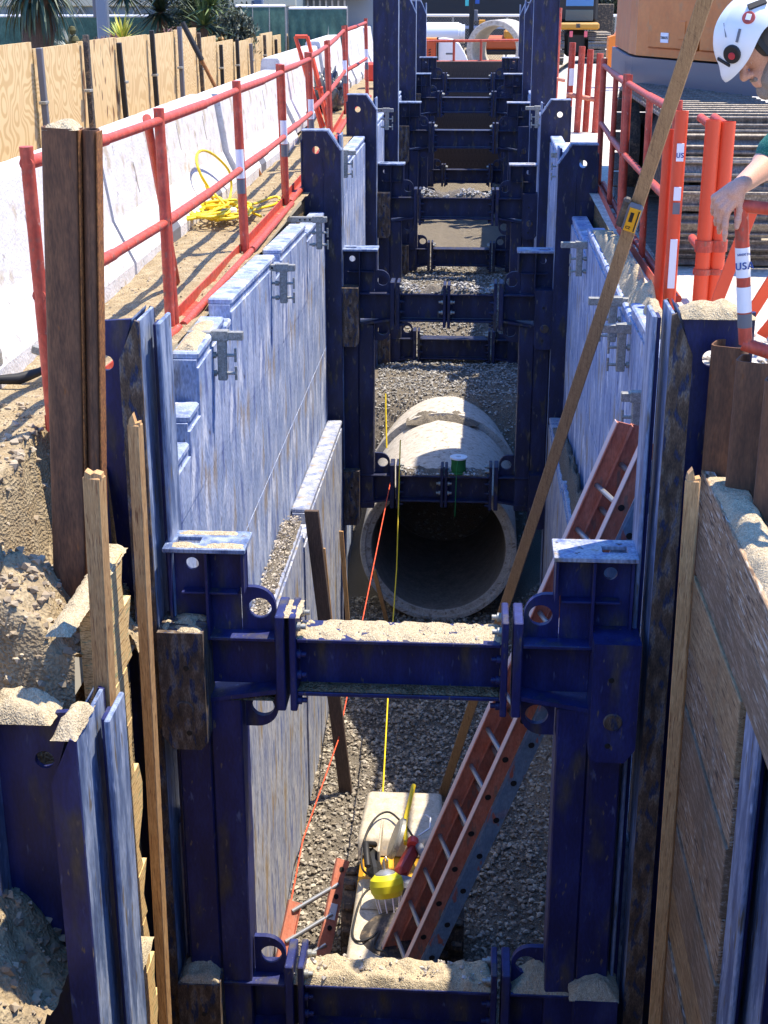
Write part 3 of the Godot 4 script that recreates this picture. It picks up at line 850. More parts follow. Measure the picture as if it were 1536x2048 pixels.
func panels() -> void:
	var g := "outer shoring panels"
	panel("long bleached blue left panel, its stepped top under three grey clamps", -1.68, -1, -7.0, -16.0, [[0.0, -0.95, -0.95], [0.12, -0.8, -0.8], [0.16, -0.5, -0.48], [0.27, -0.55, -0.55], [0.3, -0.42, -0.5], [0.55, -0.62, -0.62], [0.59, -0.52, -0.58], [0.8, -0.68, -0.72]], -3.1, M.panel, [-2.2, -1.3], g)
	panel("lower left pale panel, gravel along its top ledge, below the long blue panel", -1.5, -1, -6.95, -15.9, [[0.0, -2.84, -2.92], [0.56, -3.12, -3.12], [0.62, -2.98, -3.1]], -6.1, M.pale, [-4.9, -3.9], "inner shoring panels")
	panel("shaded blue right panel behind the ladder, clamps along its top", 1.06, 1, -6.95, -16.0, [[0.0, -0.35, -0.4], [0.3, -0.5, -0.52], [0.75, -0.7, -0.74]], -3.1, M.panel, [-2.0, -1.2], g)
	panel("lower right pale panel in shade, behind the compactor and ladder", 0.9, 1, -6.95, -16.0, [[0.0, -2.9, -2.9], [0.7, -3.0, -3.05]], -6.1, M.pale, [-4.9, -3.9], "inner shoring panels")
	var zz := [-16.3, -21.7, -22.1, -26.2, -26.6, -32.1, -32.5, -37.4]
	var nm := ["second", "third", "fourth", "farthest"]
	for k in 4:
		panel("%s left panel along the trench, pale blue, seen between posts" % nm[k], -1.66, -1, zz[k * 2], zz[k * 2 + 1], [[0.0, -0.3, -0.35], [0.4, -0.42, -0.42]], -6.0, M.panel, [-2.4, -1.8, -1.2, -0.8], g)
		panel("%s right panel along the trench, navy in shade, seen between posts" % nm[k], 1.07, 1, zz[k * 2], zz[k * 2 + 1], [[0.0, -0.3, -0.35], [0.5, -0.4, -0.4]], -6.0, M.panel, [-2.4, -1.2], g)
	soil_on(-1.84, -1.7, -9.3, -8.5, -0.45, 0.03, "dirt and rust flakes on the near end of the long blue panel's top", 14)
	soil_on(-1.66, -1.51, -12.0, -7.2, -2.86, 0.05, "gravelly ledge between the two left panels", 15, M.gravelbed)
	stones("gravel_ledge", "gravel lying along the ledge of the lower left panel", 1500, 0.015, 0.045, [Color(.5, .44, .34), Color(.38, .32, .24), Color(.56, .5, .42)], func(r): return Vector3(r.randf_range(-1.66, -1.51), -2.815 + r.randf_range(-.01, .012), r.randf_range(-12.0, -7.2)))
	soil_on(1.09, 1.26, -13.5, -7.2, -0.46, 0.16, "tan soil spilled on the top of the right panel under the guardrail", 16)
	soil_on(0.92, 1.06, -15.5, -8.0, -2.98, 0.3, "grey gravel lodged on the ledge of the right panels", 17, M.gravelbed)

# ---------------------------------------------------------------- timber
func lagging() -> void:
	var t := thing("lagging_wall", "pale timber lagging boards stacked behind the left wooden stakes", "timber wall", Vector3(-1.62, 0, 0))
	var y := -0.84
	var hs := [0.27, 0.3, 0.28, 0.3, 0.27, 0.3, 0.29, 0.3, 0.28, 0.3, 0.29, 0.3]
	for i in hs.size():
		var z0 := -5.52
		var z1 := -6.15 + rng.randf_range(-0.08, 0.1)
		var st := sg()
		var cut := rng.randf_range(-0.05, 0.09)
		prism(st, PackedVector2Array([Vector2(-z0, y - hs[i] + 0.004), Vector2(-z0, y), Vector2(-z1 + cut, y), Vector2(-z1 - cut * 0.4, y - hs[i] * 0.5), Vector2(-z1 + cut * 0.3, y - hs[i] + 0.004)]), -0.05, rng.randf_range(0.0, 0.012), Transform3D(Basis(Vector3(0, 0, -1), Vector3.UP, Vector3(1, 0, 0)), Vector3.ZERO))
		obj("board", st, M.paleboard, t)
		y -= hs[i]
	t = thing("lagging_wall", "weathered brown lagging planks on the right, soil along their top edge", "timber wall", Vector3(1.13, 0, 0))
	y = -0.56
	for i in 11:
		var h := 0.28 if i < 2 else 0.35 + rng.randf_range(-0.02, 0.02)
		var long := 1.1 if i < 2 else 0.0
		var st := sg()
		bx(st, Vector3(0.03 + 0.012 * (i % 2) + rng.randf_range(-0.006, 0.006), y - h * 0.5, -6.02 + long * 0.5 + rng.randf_range(-.02, .02)), Vector3(0.06, h - 0.01, 1.4 + long), 0.004, Basis(Vector3.RIGHT, rng.randf_range(-.01, .01)))
		obj("plank", st, [M.oldboard, M.oldboard2, M.oldboard3, M.oldboard, M.oldboard2][i % 5], t)
		y -= h
	soil_on(-1.72, -1.61, -6.2, -5.2, -0.85, 0.03, "dirt strewn on the edge of the top pale lagging board", 18)
	soil_on(1.14, 1.3, -6.6, -4.5, -0.57, 0.05, "dirt along the top edge of the brown lagging planks", 19)
	soil_on(0.98, 1.36, -7.02, -6.82, 0.15, 0.07, "tan dirt piled on the web of the second right post", 34)
	soil_on(-1.66, -1.5, -5.8, -5.1, -2.75, 0.14, "tan dirt on a board end low beside the nearest left post", 20)
	# stakes and loose lumber
	for e in [["split-topped square wooden stake standing in front of the pale lagging", Vector3(-1.565, -3.2, -5.32), Vector3(-1.495, -0.19, -5.3), 0.075, 0.06],
			["pointed wooden stake running down beside the second left post", Vector3(-1.545, -4.0, -6.05), Vector3(-1.49, -0.18, -6.0), 0.055, 0.05],
			["pale square wooden stake in front of the brown planks at right", Vector3(0.985, -4.2, -5.85), Vector3(0.945, -0.32, -5.8), 0.06, 0.055]]:
		var s := thing("wooden_stake", e[0], "stake", e[1], 0.0, "wooden stakes against the lagging")
		var st := sg()
		var d: Vector3 = e[2] - e[1]
		bar(st, Vector3.ZERO, d, e[3], e[4], Vector3(1, 0, 0.3).normalized(), 0.004)
		obj("shaft", st, M.lumber, s)
		st = sg()
		prism(st, PackedVector2Array([Vector2(-e[3] * .48, -.002), Vector2(e[3] * .48, -.002), Vector2(e[3] * .46, .012), Vector2(e[3] * .1, .02 if e[3] > 0.07 else .006), Vector2(-e[3] * .1, .012 if e[3] > 0.07 else .05), Vector2(-e[3] * .4, .026)]), -e[4] * .4, e[4] * .4, Transform3D(Basis.IDENTITY, d))
		obj("split_tip", st, M.lumber, s)
	var lean := [["dark wide board leaning upright against the lower left panel", Vector3(-1.16, -5.86, -12.3), Vector3(-1.43, -2.8, -12.1), 0.13, 0.04, M.darkboard],
			["thin pale lath standing beside the dark leaning board", Vector3(-1.3, -5.86, -13.4), Vector3(-1.45, -3.6, -13.2), 0.045, 0.02, M.lumber],
			["thin lath standing near the pipe's left side", Vector3(-1.36, -5.86, -15.2), Vector3(-1.44, -4.1, -15.0), 0.05, 0.02, M.lumber],
			["short lath propped beside the open pipe end", Vector3(-0.95, -5.86, -16.1), Vector3(-1.12, -4.85, -15.7), 0.05, 0.025, M.lumber]]
	for e in lean:
		var st := sg()
		bar(st, Vector3.ZERO, e[2] - e[1], e[3], e[4], Vector3(1, 0, 0.2).normalized(), 0.003)
		tag(obj("leaning_board", st, e[5], self, e[1]), e[0], "board", "boards leaning in the trench")
	var p0 := Vector3(-0.2, -5.86, -12.35)
	var p1 := Vector3(1.2, 1.72, -7.95)
	var st := sg()
	bar(st, Vector3.ZERO, p1 - p0, 0.082, 0.04, Vector3(1, 0, 0.35).normalized(), 0.004)
	tag(obj("wooden_pole", st, M.polewood, self, p0), "very long wooden pole slanting from the trench floor up past the right guardrail", "pole")
	# laser receiver clipped to the pole
	var axis := (p1 - p0).normalized()
	var at := p0 + axis * (p1 - p0).length() * 0.823
	var zax := Vector3(-0.1, 0.3, 1.0)
	var xax := axis.cross(zax).normalized()
	zax = xax.cross(axis)
	var r := thing("laser_receiver", "yellow and grey laser receiver clipped to the long pole", "receiver", at + zax * 0.05 - xax * 0.005)
	r.basis = Basis(xax, axis, zax)
	obj("housing", one_box(Vector3.ZERO, Vector3(0.1, 0.2, 0.04), 0.016), M.grey, r)
	obj("clamp", one_box(Vector3(-0.055, 0.01, -0.01), Vector3(0.05, 0.21, 0.05), 0.014), M.darksteel, r)
	var fp := obj("face_plate", one_box(Vector3(0.008, -0.005, 0.0215), Vector3(0.07, 0.17, 0.006), 0.002), M.yellow, r)
	obj("window", one_box(Vector3(-0.002, 0.015, 0.0255), Vector3(0.022, 0.07, 0.003), 0.001), M.black, fp)
	obj("stripe", one_box(Vector3(0.034, -0.005, 0.0255), Vector3(0.008, 0.15, 0.003), 0.001), M.black, fp)
	words("CZ", 0.02, M.black, fp, Transform3D(Basis.IDENTITY, Vector3(-0.004, -0.062, 0.0255)))

# brown steel sheet piles of rounded box section
func sheet_pile(label: String, at: Vector3, turn: float, w: float, d: float, y0: float, y1: float, bright: bool, lean := 0.0) -> void:
	var t := thing("sheet_pile", label, "sheet pile", Vector3(at.x, y0, at.z), turn, "brown steel sheet piles")
	t.rotation.z = lean
	var prof := []
	var r := 0.035
	for e in [[-w / 2, -d / 2, PI], [-w / 2, d / 2, PI / 2], [w / 2, d / 2, 0.0], [w / 2, -d / 2, -PI / 2]]:
		for k in 5:
			var a: float = e[2] + PI / 2 * (1.0 - k / 4.0) - (0.0 if false else 0.0)
			prof.append(Vector2(e[0] - signf(e[0]) * r + r * cos(a), e[1] - signf(e[1]) * r + r * sin(a)))
	var st := sg()
	var n := prof.size()
	for k in n - 1:
		var a: Vector2 = prof[k]
		var b: Vector2 = prof[k + 1]
		for inner in 2:
			var f := 1.0 if inner == 0 else -1.0
			var ka := a * (1.0 if inner == 0 else 0.9)
			var kb := b * (1.0 if inner == 0 else 0.9)
			var nn := Vector3(b.y - a.y, 0, -(b.x - a.x)).normalized()
			if nn.dot(Vector3(a.x + b.x, 0, a.y + b.y)) < 0: nn = -nn
			quad(st, Vector3(ka.x, 0, ka.y), Vector3(kb.x, 0, kb.y), Vector3(kb.x, y1 - y0, kb.y), Vector3(ka.x, y1 - y0, ka.y), nn * f)
		quad(st, Vector3(a.x, y1 - y0, a.y), Vector3(b.x, y1 - y0, b.y), Vector3(b.x * 0.9, y1 - y0, b.y * 0.9), Vector3(a.x * 0.9, y1 - y0, a.y * 0.9), Vector3.UP)
	obj("steel_section", st, M.rust, t)
	if bright:
		st = sg()
		bx(st, Vector3(w / 2 + 0.004, (y1 - y0) / 2, 0.0), Vector3(0.006, y1 - y0 - 0.01, d * 0.8), 0.002)
		obj("rusted_edge", st, M.rustbright, t)

func piles() -> void:
	sheet_pile("wide brown sheet pile standing in front of the second left post, dirt on its top", Vector3(-1.85, 0, -6.0), 0.0, 0.155, 0.14, -1.3, 1.1, true, -0.055)
	sheet_pile("narrow brown sheet pile tight against the wide one, bright rusty edge", Vector3(-1.735, 0, -6.02), 0.0, 0.06, 0.12, -1.3, 1.09, true, -0.055)
	soil_on(-1.79, -1.64, -6.07, -5.93, 1.092, 0.03, "dirt crust on the top of the wide brown sheet pile", 33)
	sheet_pile("farther brown sheet pile beside the second right post, open top", Vector3(1.225, 0, -6.74), -0.4, 0.16, 0.16, -1.2, 0.05, false)
	sheet_pile("middle brown sheet pile with a bright round hole, behind the right stake", Vector3(1.29, 0, -6.44), -0.4, 0.16, 0.16, -1.2, 0.05, false)
	sheet_pile("nearest brown sheet pile at the right edge of the picture", Vector3(1.36, 0, -6.12), -0.4, 0.16, 0.16, -1.2, 0.04, false)

# ---------------------------------------------------------------- pipe, strings
func pipe_section(z0: float, z1: float, label: String) -> Node3D:
	var t := thing("concrete_pipe", label, "pipe", Vector3(-0.375, -4.91, z0), 0.0, "concrete pipe sections laid in the trench")
	var L := z0 - z1
	var st := sg()
	var xf := Transform3D(Basis(Vector3.RIGHT, -PI / 2), Vector3.ZERO)
	lathe(st, [Vector2(0.835, L), Vector2(0.98, L), Vector2(0.98, 0.012), Vector2(0.97, 0.0), Vector2(0.92, 0.0), Vector2(0.91, 0.03), Vector2(0.85, 0.035), Vector2(0.84, 0.05)], 72, xf)
	obj("barrel", st, M.concrete, t)
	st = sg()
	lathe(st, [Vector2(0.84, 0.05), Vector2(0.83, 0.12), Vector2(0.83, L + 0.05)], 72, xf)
	obj("shaded_bore", st, M.shaded_bore, t)
	return t

func pipe() -> void:
	pipe_section(-16.55, -18.95, "big concrete pipe lying open-ended on the gravel under the second frame")
	var p := pipe_section(-19.0, -23.5, "next concrete pipe section, half buried in gravel, its collar showing")
	var st := sg()
	lathe(st, [Vector2(0.97, 0.0), Vector2(1.06, 0.02), Vector2(1.06, 0.22), Vector2(0.985, 0.3)], 64, Transform3D(Basis(Vector3.RIGHT, -PI / 2), Vector3.ZERO))
	obj("collar", st, M.concrete, p)
	soil_on(-0.9, 0.1, -19.2, -18.85, -3.98, 0.12, "gravel lying on the pipe joint", 44, M.gravelbed)
	# spool of green line on the second frame's lower beam
	var s := thing("line_spool", "green spool of string standing on the second frame's lower beam", "spool", Vector3(-0.14, -3.8, -16.28))
	st = sg()
	lathe(st, [Vector2(0, 0), Vector2(0.1, 0), Vector2(0.1, 0.015), Vector2(0.085, 0.02), Vector2(0.09, 0.06), Vector2(0.086, 0.12), Vector2(0.088, 0.17), Vector2(0.08, 0.18)], 24)
	obj("string_winding", st, flat(C("1e6a34"), 0.8), s)
	st = sg()
	lathe(st, [Vector2(0.02, 0.182), Vector2(0.105, 0.182), Vector2(0.105, 0.2), Vector2(0.03, 0.203), Vector2(0.028, 0.185)], 24)
	obj("flange_top", st, M.white, s)
	tag(obj("string_line", one_tube([Vector3(-0.15, -3.62, -16.2), Vector3(-0.16, -3.7, -16.1), Vector3(-0.17, -4.3, -16.1)], 0.004, 5), flat(C("1e8a44"), 0.7)), "thin green string hanging down from the green spool", "string")
	tag(obj("string_line", one_tube([Vector3(-0.83, -3.35, -16.1), Vector3(-0.83, -4.7, -15.4), Vector3(-0.78, -5.0, -13.0), Vector3(-0.67, -4.75, -10.3)], 0.008, 5), M.cord), "yellow line running from the second frame down to the compactor", "string")
	tag(obj("string_line", one_tube([Vector3(-0.95, -3.9, -16.2), Vector3(-1.22, -5.2, -12.2), Vector3(-1.42, -5.5, -10.9), Vector3(-1.46, -5.8, -9.2)], 0.007, 5), flat(C("e8522a"), 0.6)), "orange string line stretched along the foot of the left panel", "string")
	tag(obj("string_line", one_tube([Vector3(-1.1, -3.2, -17.6), Vector3(-1.06, -3.8, -17.2)], 0.012, 5), M.cord), "short yellow strap hanging behind the left side of the second frame", "string")

# ---------------------------------------------------------------- ladders
func channel(st: SurfaceTool, a: Vector3, b: Vector3, web_n: Vector3, w: float) -> void:   # a C-shaped stile
	var d := (b - a).normalized()
	var wd := d.cross(web_n).normalized()
	bar(st, a, b, w, 0.006, wd, 0.001)
	for s in [-1.0, 1.0]: bar(st, a + wd * (w * 0.5) * s + web_n * 0.014, b + wd * (w * 0.5) * s + web_n * 0.014, 0.006, 0.034, wd, 0.001)

func ladders() -> void:
	var b0 := Vector3(-0.80, -5.84, -8.49)
	var t0 := Vector3(0.96, -0.72, -7.95)
	var t := thing("extension_ladder", "long orange and blue fibreglass extension ladder leaning on the right panel", "ladder", b0)
	var d := t0 - b0
	var dir := d.normalized()
	var side := Vector3(0.28, 0, 1).normalized()
	var nrm := dir.cross(side).normalized()   # across the stile depth
	var L := d.length()
	for e in [[0.0, M.fibre, 0.0, L, 0.0, "base_stile"], [0.46, M.fibreblue, 0.0, L, 0.0, "base_stile"], [0.03, M.fibre, 0.5, L, 0.105, "fly_stile"], [0.43, M.fibre, 0.5, L, 0.105, "fly_stile"]]:
		var st := sg()
		var off: Vector3 = side * e[0] - nrm * e[4]
		channel(st, off + dir * e[2], off + dir * e[3], side if e[0] < 0.2 else -side, 0.095)
		var stile := obj(e[5], st, e[1], t)
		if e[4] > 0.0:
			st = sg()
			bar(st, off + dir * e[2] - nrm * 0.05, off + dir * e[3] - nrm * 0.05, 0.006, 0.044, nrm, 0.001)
			obj("painted_lit_edge", st, M.fibre_lit_edge, stile)  # strip added for the lit flange edge, its light painted as colour
	var k := 0.3
	while k < L:
		var st := sg()
		tube(st, [dir * k + side * 0.006, dir * k + side * 0.454], 0.017, 10)
		obj("rung", st, M.alu, t)
		st = sg()
		tube(st, [dir * (k + 0.15) - nrm * 0.105 + side * 0.04, dir * (k + 0.15) - nrm * 0.105 + side * 0.424], 0.016, 10)
		if k + 0.3 < L: obj("rung", st, M.alu, t)
		for e in [[0.464, 0.0, 0.0], [0.434, 0.15, 0.105]]:   # dark sockets where the rungs meet the stiles
			st = sg()
			tube(st, [dir * (k + e[1]) - nrm * e[2] + side * e[0], dir * (k + e[1]) - nrm * e[2] + side * (e[0] + 0.004)], 0.02, 10)
			obj("rung_socket", st, M.black, t)
		k += 0.305
	# a short ladder lying against the foot of the left panel
	var a := Vector3(-1.13, -5.84, -9.35)
	var s := thing("short_ladder", "short orange fibreglass ladder propped against the foot of the left panel", "ladder", a)
	var r1 := Vector3(0.155, 0.72, -0.7)
	var l0 := Vector3(-0.33, 0.0, 0.12)
	var wn := Vector3(0.5, 0.55, 0.6).normalized()
	wn = (wn - r1.normalized() * wn.dot(r1.normalized())).normalized()
	var st := sg()
	channel(st, Vector3.ZERO, r1, -wn, 0.11)
	obj("stile", st, M.fibre, s)
	st = sg()
	channel(st, l0, l0 + r1 * 0.72, wn, 0.11)
	obj("stile", st, M.fibre, s)
	for q in [0.16, 0.4, 0.64]:
		st = sg()
		tube(st, [r1 * (q + 0.16), l0 + r1 * q], 0.02, 8)
		obj("rung", st, M.alu, s)
	for q in [0.2, 0.45, 0.7, 0.92]:
		st = sg()
		tube(st, [r1 * q + wn * 0.004, r1 * q + wn * 0.008], 0.022, 10)
		obj("rung_socket", st, M.black, s)
	var lx := wn.cross(r1.normalized()).normalized()
	for q in [0.06, 0.58]: obj("sticker", one_box(r1 * q + wn * 0.006, Vector3(0.06, 0.13, 0.004), 0.001, Basis(lx, r1.normalized(), lx.cross(r1.normalized()))), M.label, s)

# ---------------------------------------------------------------- compactor and tools
func hood(st: SurfaceTool, w0: float, w1: float, z0: float, z1: float, y0: float, y1: float, ytop: float) -> void:
	# a rounded cover: cross-sections from z0 (near, width w0) to z1 (far, width w1)
	sheet(st, 20, 16, func(i: int, j: int):
		var v: float = j / 16.0
		var w := lerpf(w0, w1, v) * 0.5
		var e := clampf(minf(v, 1.0 - v) * 7.0, 0.0, 1.0)
		var round_ := sqrt(1.0 - (1.0 - e) * (1.0 - e))
		var a: float = -1.0 + 2.0 * i / 20.0
		var x := signf(a) * w * minf(1.0, absf(a) * 1.5) * (0.93 + 0.07 * round_)
		var drop := clampf((absf(a) - 0.62) / 0.38, 0.0, 1.0)
		var top := lerpf(y0, lerpf(y1, ytop, v), 0.0) + (lerpf(y1, ytop, v) - y0) * (1.0 - drop * drop) * (0.55 + 0.45 * round_)
		return Vector3(x, top, lerpf(z0, z1, v)))

func compactor() -> void:
	var base := Vector3(-0.48, -5.86, -9.1)
	var t := thing("trench_roller", "dusty beige and yellow trench compactor standing on the gravel under the ladder", "compactor", base)
	obj("body", one_box(Vector3(0, 0.78, -0.1), Vector3(0.62, 0.7, 1.75), 0.04), M.yellow, t)
	var st := sg()
	hood(st, 0.68, 0.6, -0.42, -1.2, 1.0, 1.26, 1.3)
	obj("rear_hood", st, M.hood, t)
	obj("hood_shadow_bar", one_box(Vector3(0, 1.06, -0.4), Vector3(0.67, 0.07, 0.05), 0.015), M.black, t)  # black bar added to paint the shadow line under the rear hood
	st = sg()
	hood(st, 0.62, 0.58, 1.05, -0.1, 0.9, 1.18, 1.22)
	obj("front_hood", st, M.hood, t)
	obj("hatch_cover", one_box(Vector3(-0.13, 1.215, 0.22), Vector3(0.24, 0.018, 0.3), 0.008, Basis(Vector3.RIGHT, 0.03)), M.hood, t)
	st = sg()
	lathe(st, [Vector2(0, 0.03), Vector2(0.2, 0.02), Vector2(0.27, -0.02), Vector2(0.28, -0.1)], 28, Transform3D(Basis(Vector3.RIGHT, 0.25), Vector3(0.04, 1.21, 0.7)))
	obj("engine_cover", st, M.darksteel, t)
	words("112", 0.055, flat(C("b9b2a0"), 0.7), t, Transform3D(Basis(Vector3.RIGHT, -PI / 2 + 0.3), Vector3(0.0, 1.246, 0.6)), "unit_number")
	for e in [[-0.36, 0.62], [0.4, 0.62], [-0.36, -0.72], [0.4, -0.72]]:
		st = sg()
		var xf := Transform3D(Basis(Vector3(0, 0, 1), PI / 2), Vector3(e[0] + 0.11, 0.37, e[1]))
		lathe(st, [Vector2(0, 0), Vector2(0.34, 0), Vector2(0.34, 0.22), Vector2(0, 0.22)], 28, xf)
		for k in 12:
			for q in 2:
				var a := TAU * (k + q * 0.5) / 12.0
				bx(st, xf * Vector3(cos(a) * 0.355, 0.055 + 0.11 * q, sin(a) * 0.355), Vector3(0.09, 0.06, 0.06), 0.012, Basis(Vector3.RIGHT, -a))
		obj("drum", st, M.darksteel, t)
	tag(obj("power_cable", one_tube(path([Vector3(-0.62, -4.66, -9.15), Vector3(-0.76, -4.68, -9.3), Vector3(-0.74, -4.56, -9.62), Vector3(-0.62, -4.53, -9.85), Vector3(-0.48, -4.53, -9.72), Vector3(-0.38, -4.52, -9.5), Vector3(-0.33, -4.52, -9.35)], 0.02), 0.009, 6), M.black), "thin black cable looped over the compactor's rear hood", "cable")
	tag(obj("power_cable", one_tube(path([Vector3(-0.52, -4.6, -9.05), Vector3(-0.7, -4.63, -8.92), Vector3(-0.76, -4.66, -8.6), Vector3(-0.74, -4.66, -8.38), Vector3(-0.62, -4.63, -8.38), Vector3(-0.54, -4.62, -8.52), Vector3(-0.6, -4.63, -8.28), Vector3(-0.5, -4.63, -8.2), Vector3(-0.5, -4.64, -8.0)], 0.02), 0.009, 6), M.black), "thin black cable wandering over the compactor's front hood", "cable")
	# yellow strap
	tag(obj("lifting_strap", one_tube(path([Vector3(-0.41, -4.56, -10.32), Vector3(-0.43, -4.53, -10.0), Vector3(-0.45, -4.525, -9.7), Vector3(-0.43, -4.52, -9.4)], 0.03), 0.019, 8), M.cord), "bright yellow strap lying over the compactor's rear hood", "strap")
	# lamp
	var l := thing("work_lamp", "caged yellow work lamp lying on the compactor's front hood", "lamp", Vector3(-0.52, -4.56, -8.72))
	l.rotation = Vector3(-0.42, 0.1, 0.12)
	st = sg()
	lathe(st, [Vector2(0.03, 0.2), Vector2(0.08, 0.19), Vector2(0.115, 0.16), Vector2(0.125, 0.12), Vector2(0.12, 0.07), Vector2(0.1, 0.03)], 24)
	obj("guard_ring", st, flat(C("d8cf22"), 0.45), l)
	st = sg()
	lathe(st, [Vector2(0, 0.225), Vector2(0.035, 0.22), Vector2(0.07, 0.2), Vector2(0.075, 0.19)], 20)
	obj("cap", st, M.alu, l)
	for k in 10:
		var a := TAU * k / 10.0
		st = sg()
		tube(st, [Vector3(cos(a) * 0.095, 0.05, sin(a) * 0.095), Vector3(cos(a) * 0.09, -0.02, sin(a) * 0.09), Vector3(cos(a) * 0.075, -0.1, sin(a) * 0.075)], 0.005, 6)
		obj("cage_wire", st, M.white, l)
	st = sg()
	tube(st, [Vector3(0, 0.22, 0), Vector3(0.0, 0.29, 0.0), Vector3(0.02, 0.31, 0.0), Vector3(0.03, 0.28, 0)], 0.008, 8)
	obj("hook", st, M.alu, l)
	# saw and drill
	var g := thing("cutoff_saw", "dusty grey saw with a pale shoe lying between the compactor hoods", "saw", Vector3(-0.58, -4.6, -9.3))
	g.scale = Vector3.ONE * 1.4
	st = sg()
	lathe(st, [Vector2(0, 0.02), Vector2(0.1, 0.02), Vector2(0.115, 0.01), Vector2(0.115, -0.01), Vector2(0, -0.02)], 26, Transform3D(Basis(Vector3(0, 0, 1), 1.2), Vector3(0.06, 0.1, -0.05)))
	obj("blade_guard", st, M.galv, g)
	obj("shoe", one_box(Vector3(-0.03, 0.09, -0.03), Vector3(0.012, 0.09, 0.32), 0.004), M.hood, g)
	obj("motor", one_box(Vector3(-0.06, 0.05, 0.12), Vector3(0.08, 0.08, 0.24), 0.03, Basis(Vector3.UP, 0.2)), M.black, g)
	st = sg()
	tube(st, [Vector3(-0.06, 0.09, 0.0), Vector3(-0.1, 0.16, 0.1), Vector3(-0.08, 0.1, 0.22)], 0.018, 8)
	obj("handle", st, M.black, g)
	var q := thing("power_drill", "red cordless power tool with a grey battery beside the saw", "power tool", Vector3(-0.41, -4.57, -9.18))
	q.scale = Vector3.ONE * 1.25
	obj("motor_housing", one_box(Vector3(0, 0.06, 0.05), Vector3(0.08, 0.09, 0.3), 0.03, Basis(Vector3.UP, -0.25)), flat(C("8e2c26"), 0.5), q)
	obj("battery", one_box(Vector3(0.0, 0.03, 0.25), Vector3(0.12, 0.09, 0.11), 0.02, Basis(Vector3.UP, -0.25)), M.grey, q)
	st = sg()
	tube(st, [Vector3(0.07, 0.1, -0.06), Vector3(0.11, 0.1, 0.06), Vector3(0.09, 0.07, 0.18)], 0.026, 10)
	obj("grip", st, M.grey, q)
	st = sg()
	tube(st, [Vector3(0.03, 0.1, -0.12), Vector3(0.03, 0.1, -0.06)], 0.035, 12)
	obj("chuck_collar", st, flat(C("d9483c"), 0.5), q)
	st = sg()
	tube(st, [Vector3(0.06, 0.12, -0.14), Vector3(0.13, 0.14, -0.2), Vector3(0.13, 0.17, -0.27), Vector3(0.1, 0.17, -0.3)], 0.006, 6)
	obj("wire_hook", st, M.white, q)

# ---------------------------------------------------------------- guardrails
func guard_panel(label: String, a: Vector3, b: Vector3, h: float, group: String, sticker := -1, extra := []) -> Node3D:
	var t := thing("guardrail_panel", label, "guardrail", a, 0.0, group)
	var d := b - a
	var lean := [Vector3(rng.randf_range(-.03, .0), h, rng.randf_range(-.05, .05)), Vector3(rng.randf_range(-.03, .0), h, rng.randf_range(-.05, .05))]
	var base := [Vector3.ZERO, d]
	for k in 2:
		var st := sg()
		tube(st, [base[k], base[k] + lean[k] * 1.01], 0.026, 12)
		var p := obj("post", st, M.red, t)
		if k == sticker:
			st = sg()
			tube(st, [base[k] + lean[k] * 0.45, base[k] + lean[k] * 0.62], 0.0275, 12, false)
			obj("printed_label", st, M.label, p)
			st = sg()
			tube(st, [base[k] + lean[k] * 0.36, base[k] + lean[k] * 0.445], 0.0275, 12, false)
			obj("printed_label", st, M.grey, p)
	for f in [0.955, 0.5]:
		var st := sg()
		var p0: Vector3 = base[0] + lean[0] * f
		var p1: Vector3 = base[1] + lean[1] * f
		var e := (p1 - p0).normalized() * 0.02
		tube(st, [p0 - e, p0.lerp(p1, 0.52) + Vector3(0, -0.006, 0)], 0.026, 12)
		tube(st, [p0.lerp(p1, 0.5) + Vector3(0, -0.006, 0), p1 + e], 0.022, 12)
		obj("top_rail" if f > 0.9 else "mid_rail", st, M.red, t)
	var st := sg()
	bar(st, Vector3(-0.03, 0.03, 0), d + Vector3(-0.03, 0.03, 0), 0.006, 0.06, Vector3(1, 0, 0), 0.001)
	bar(st, Vector3(0.0, -0.003, 0), d + Vector3(0.0, -0.003, 0), 0.06, 0.006, Vector3(1, 0, 0), 0.001)
	tube(st, [Vector3(0.045, 0.015, 0.0), d + Vector3(0.045, 0.015, 0.0)], 0.022, 8)
	obj("toe_rail", st, M.red, t)
	for e in extra:
		st = sg()
		tube(st, [e[0] - a, e[1] - a], 0.022, 10)
		obj("brace", st, M.red, t)
	return t

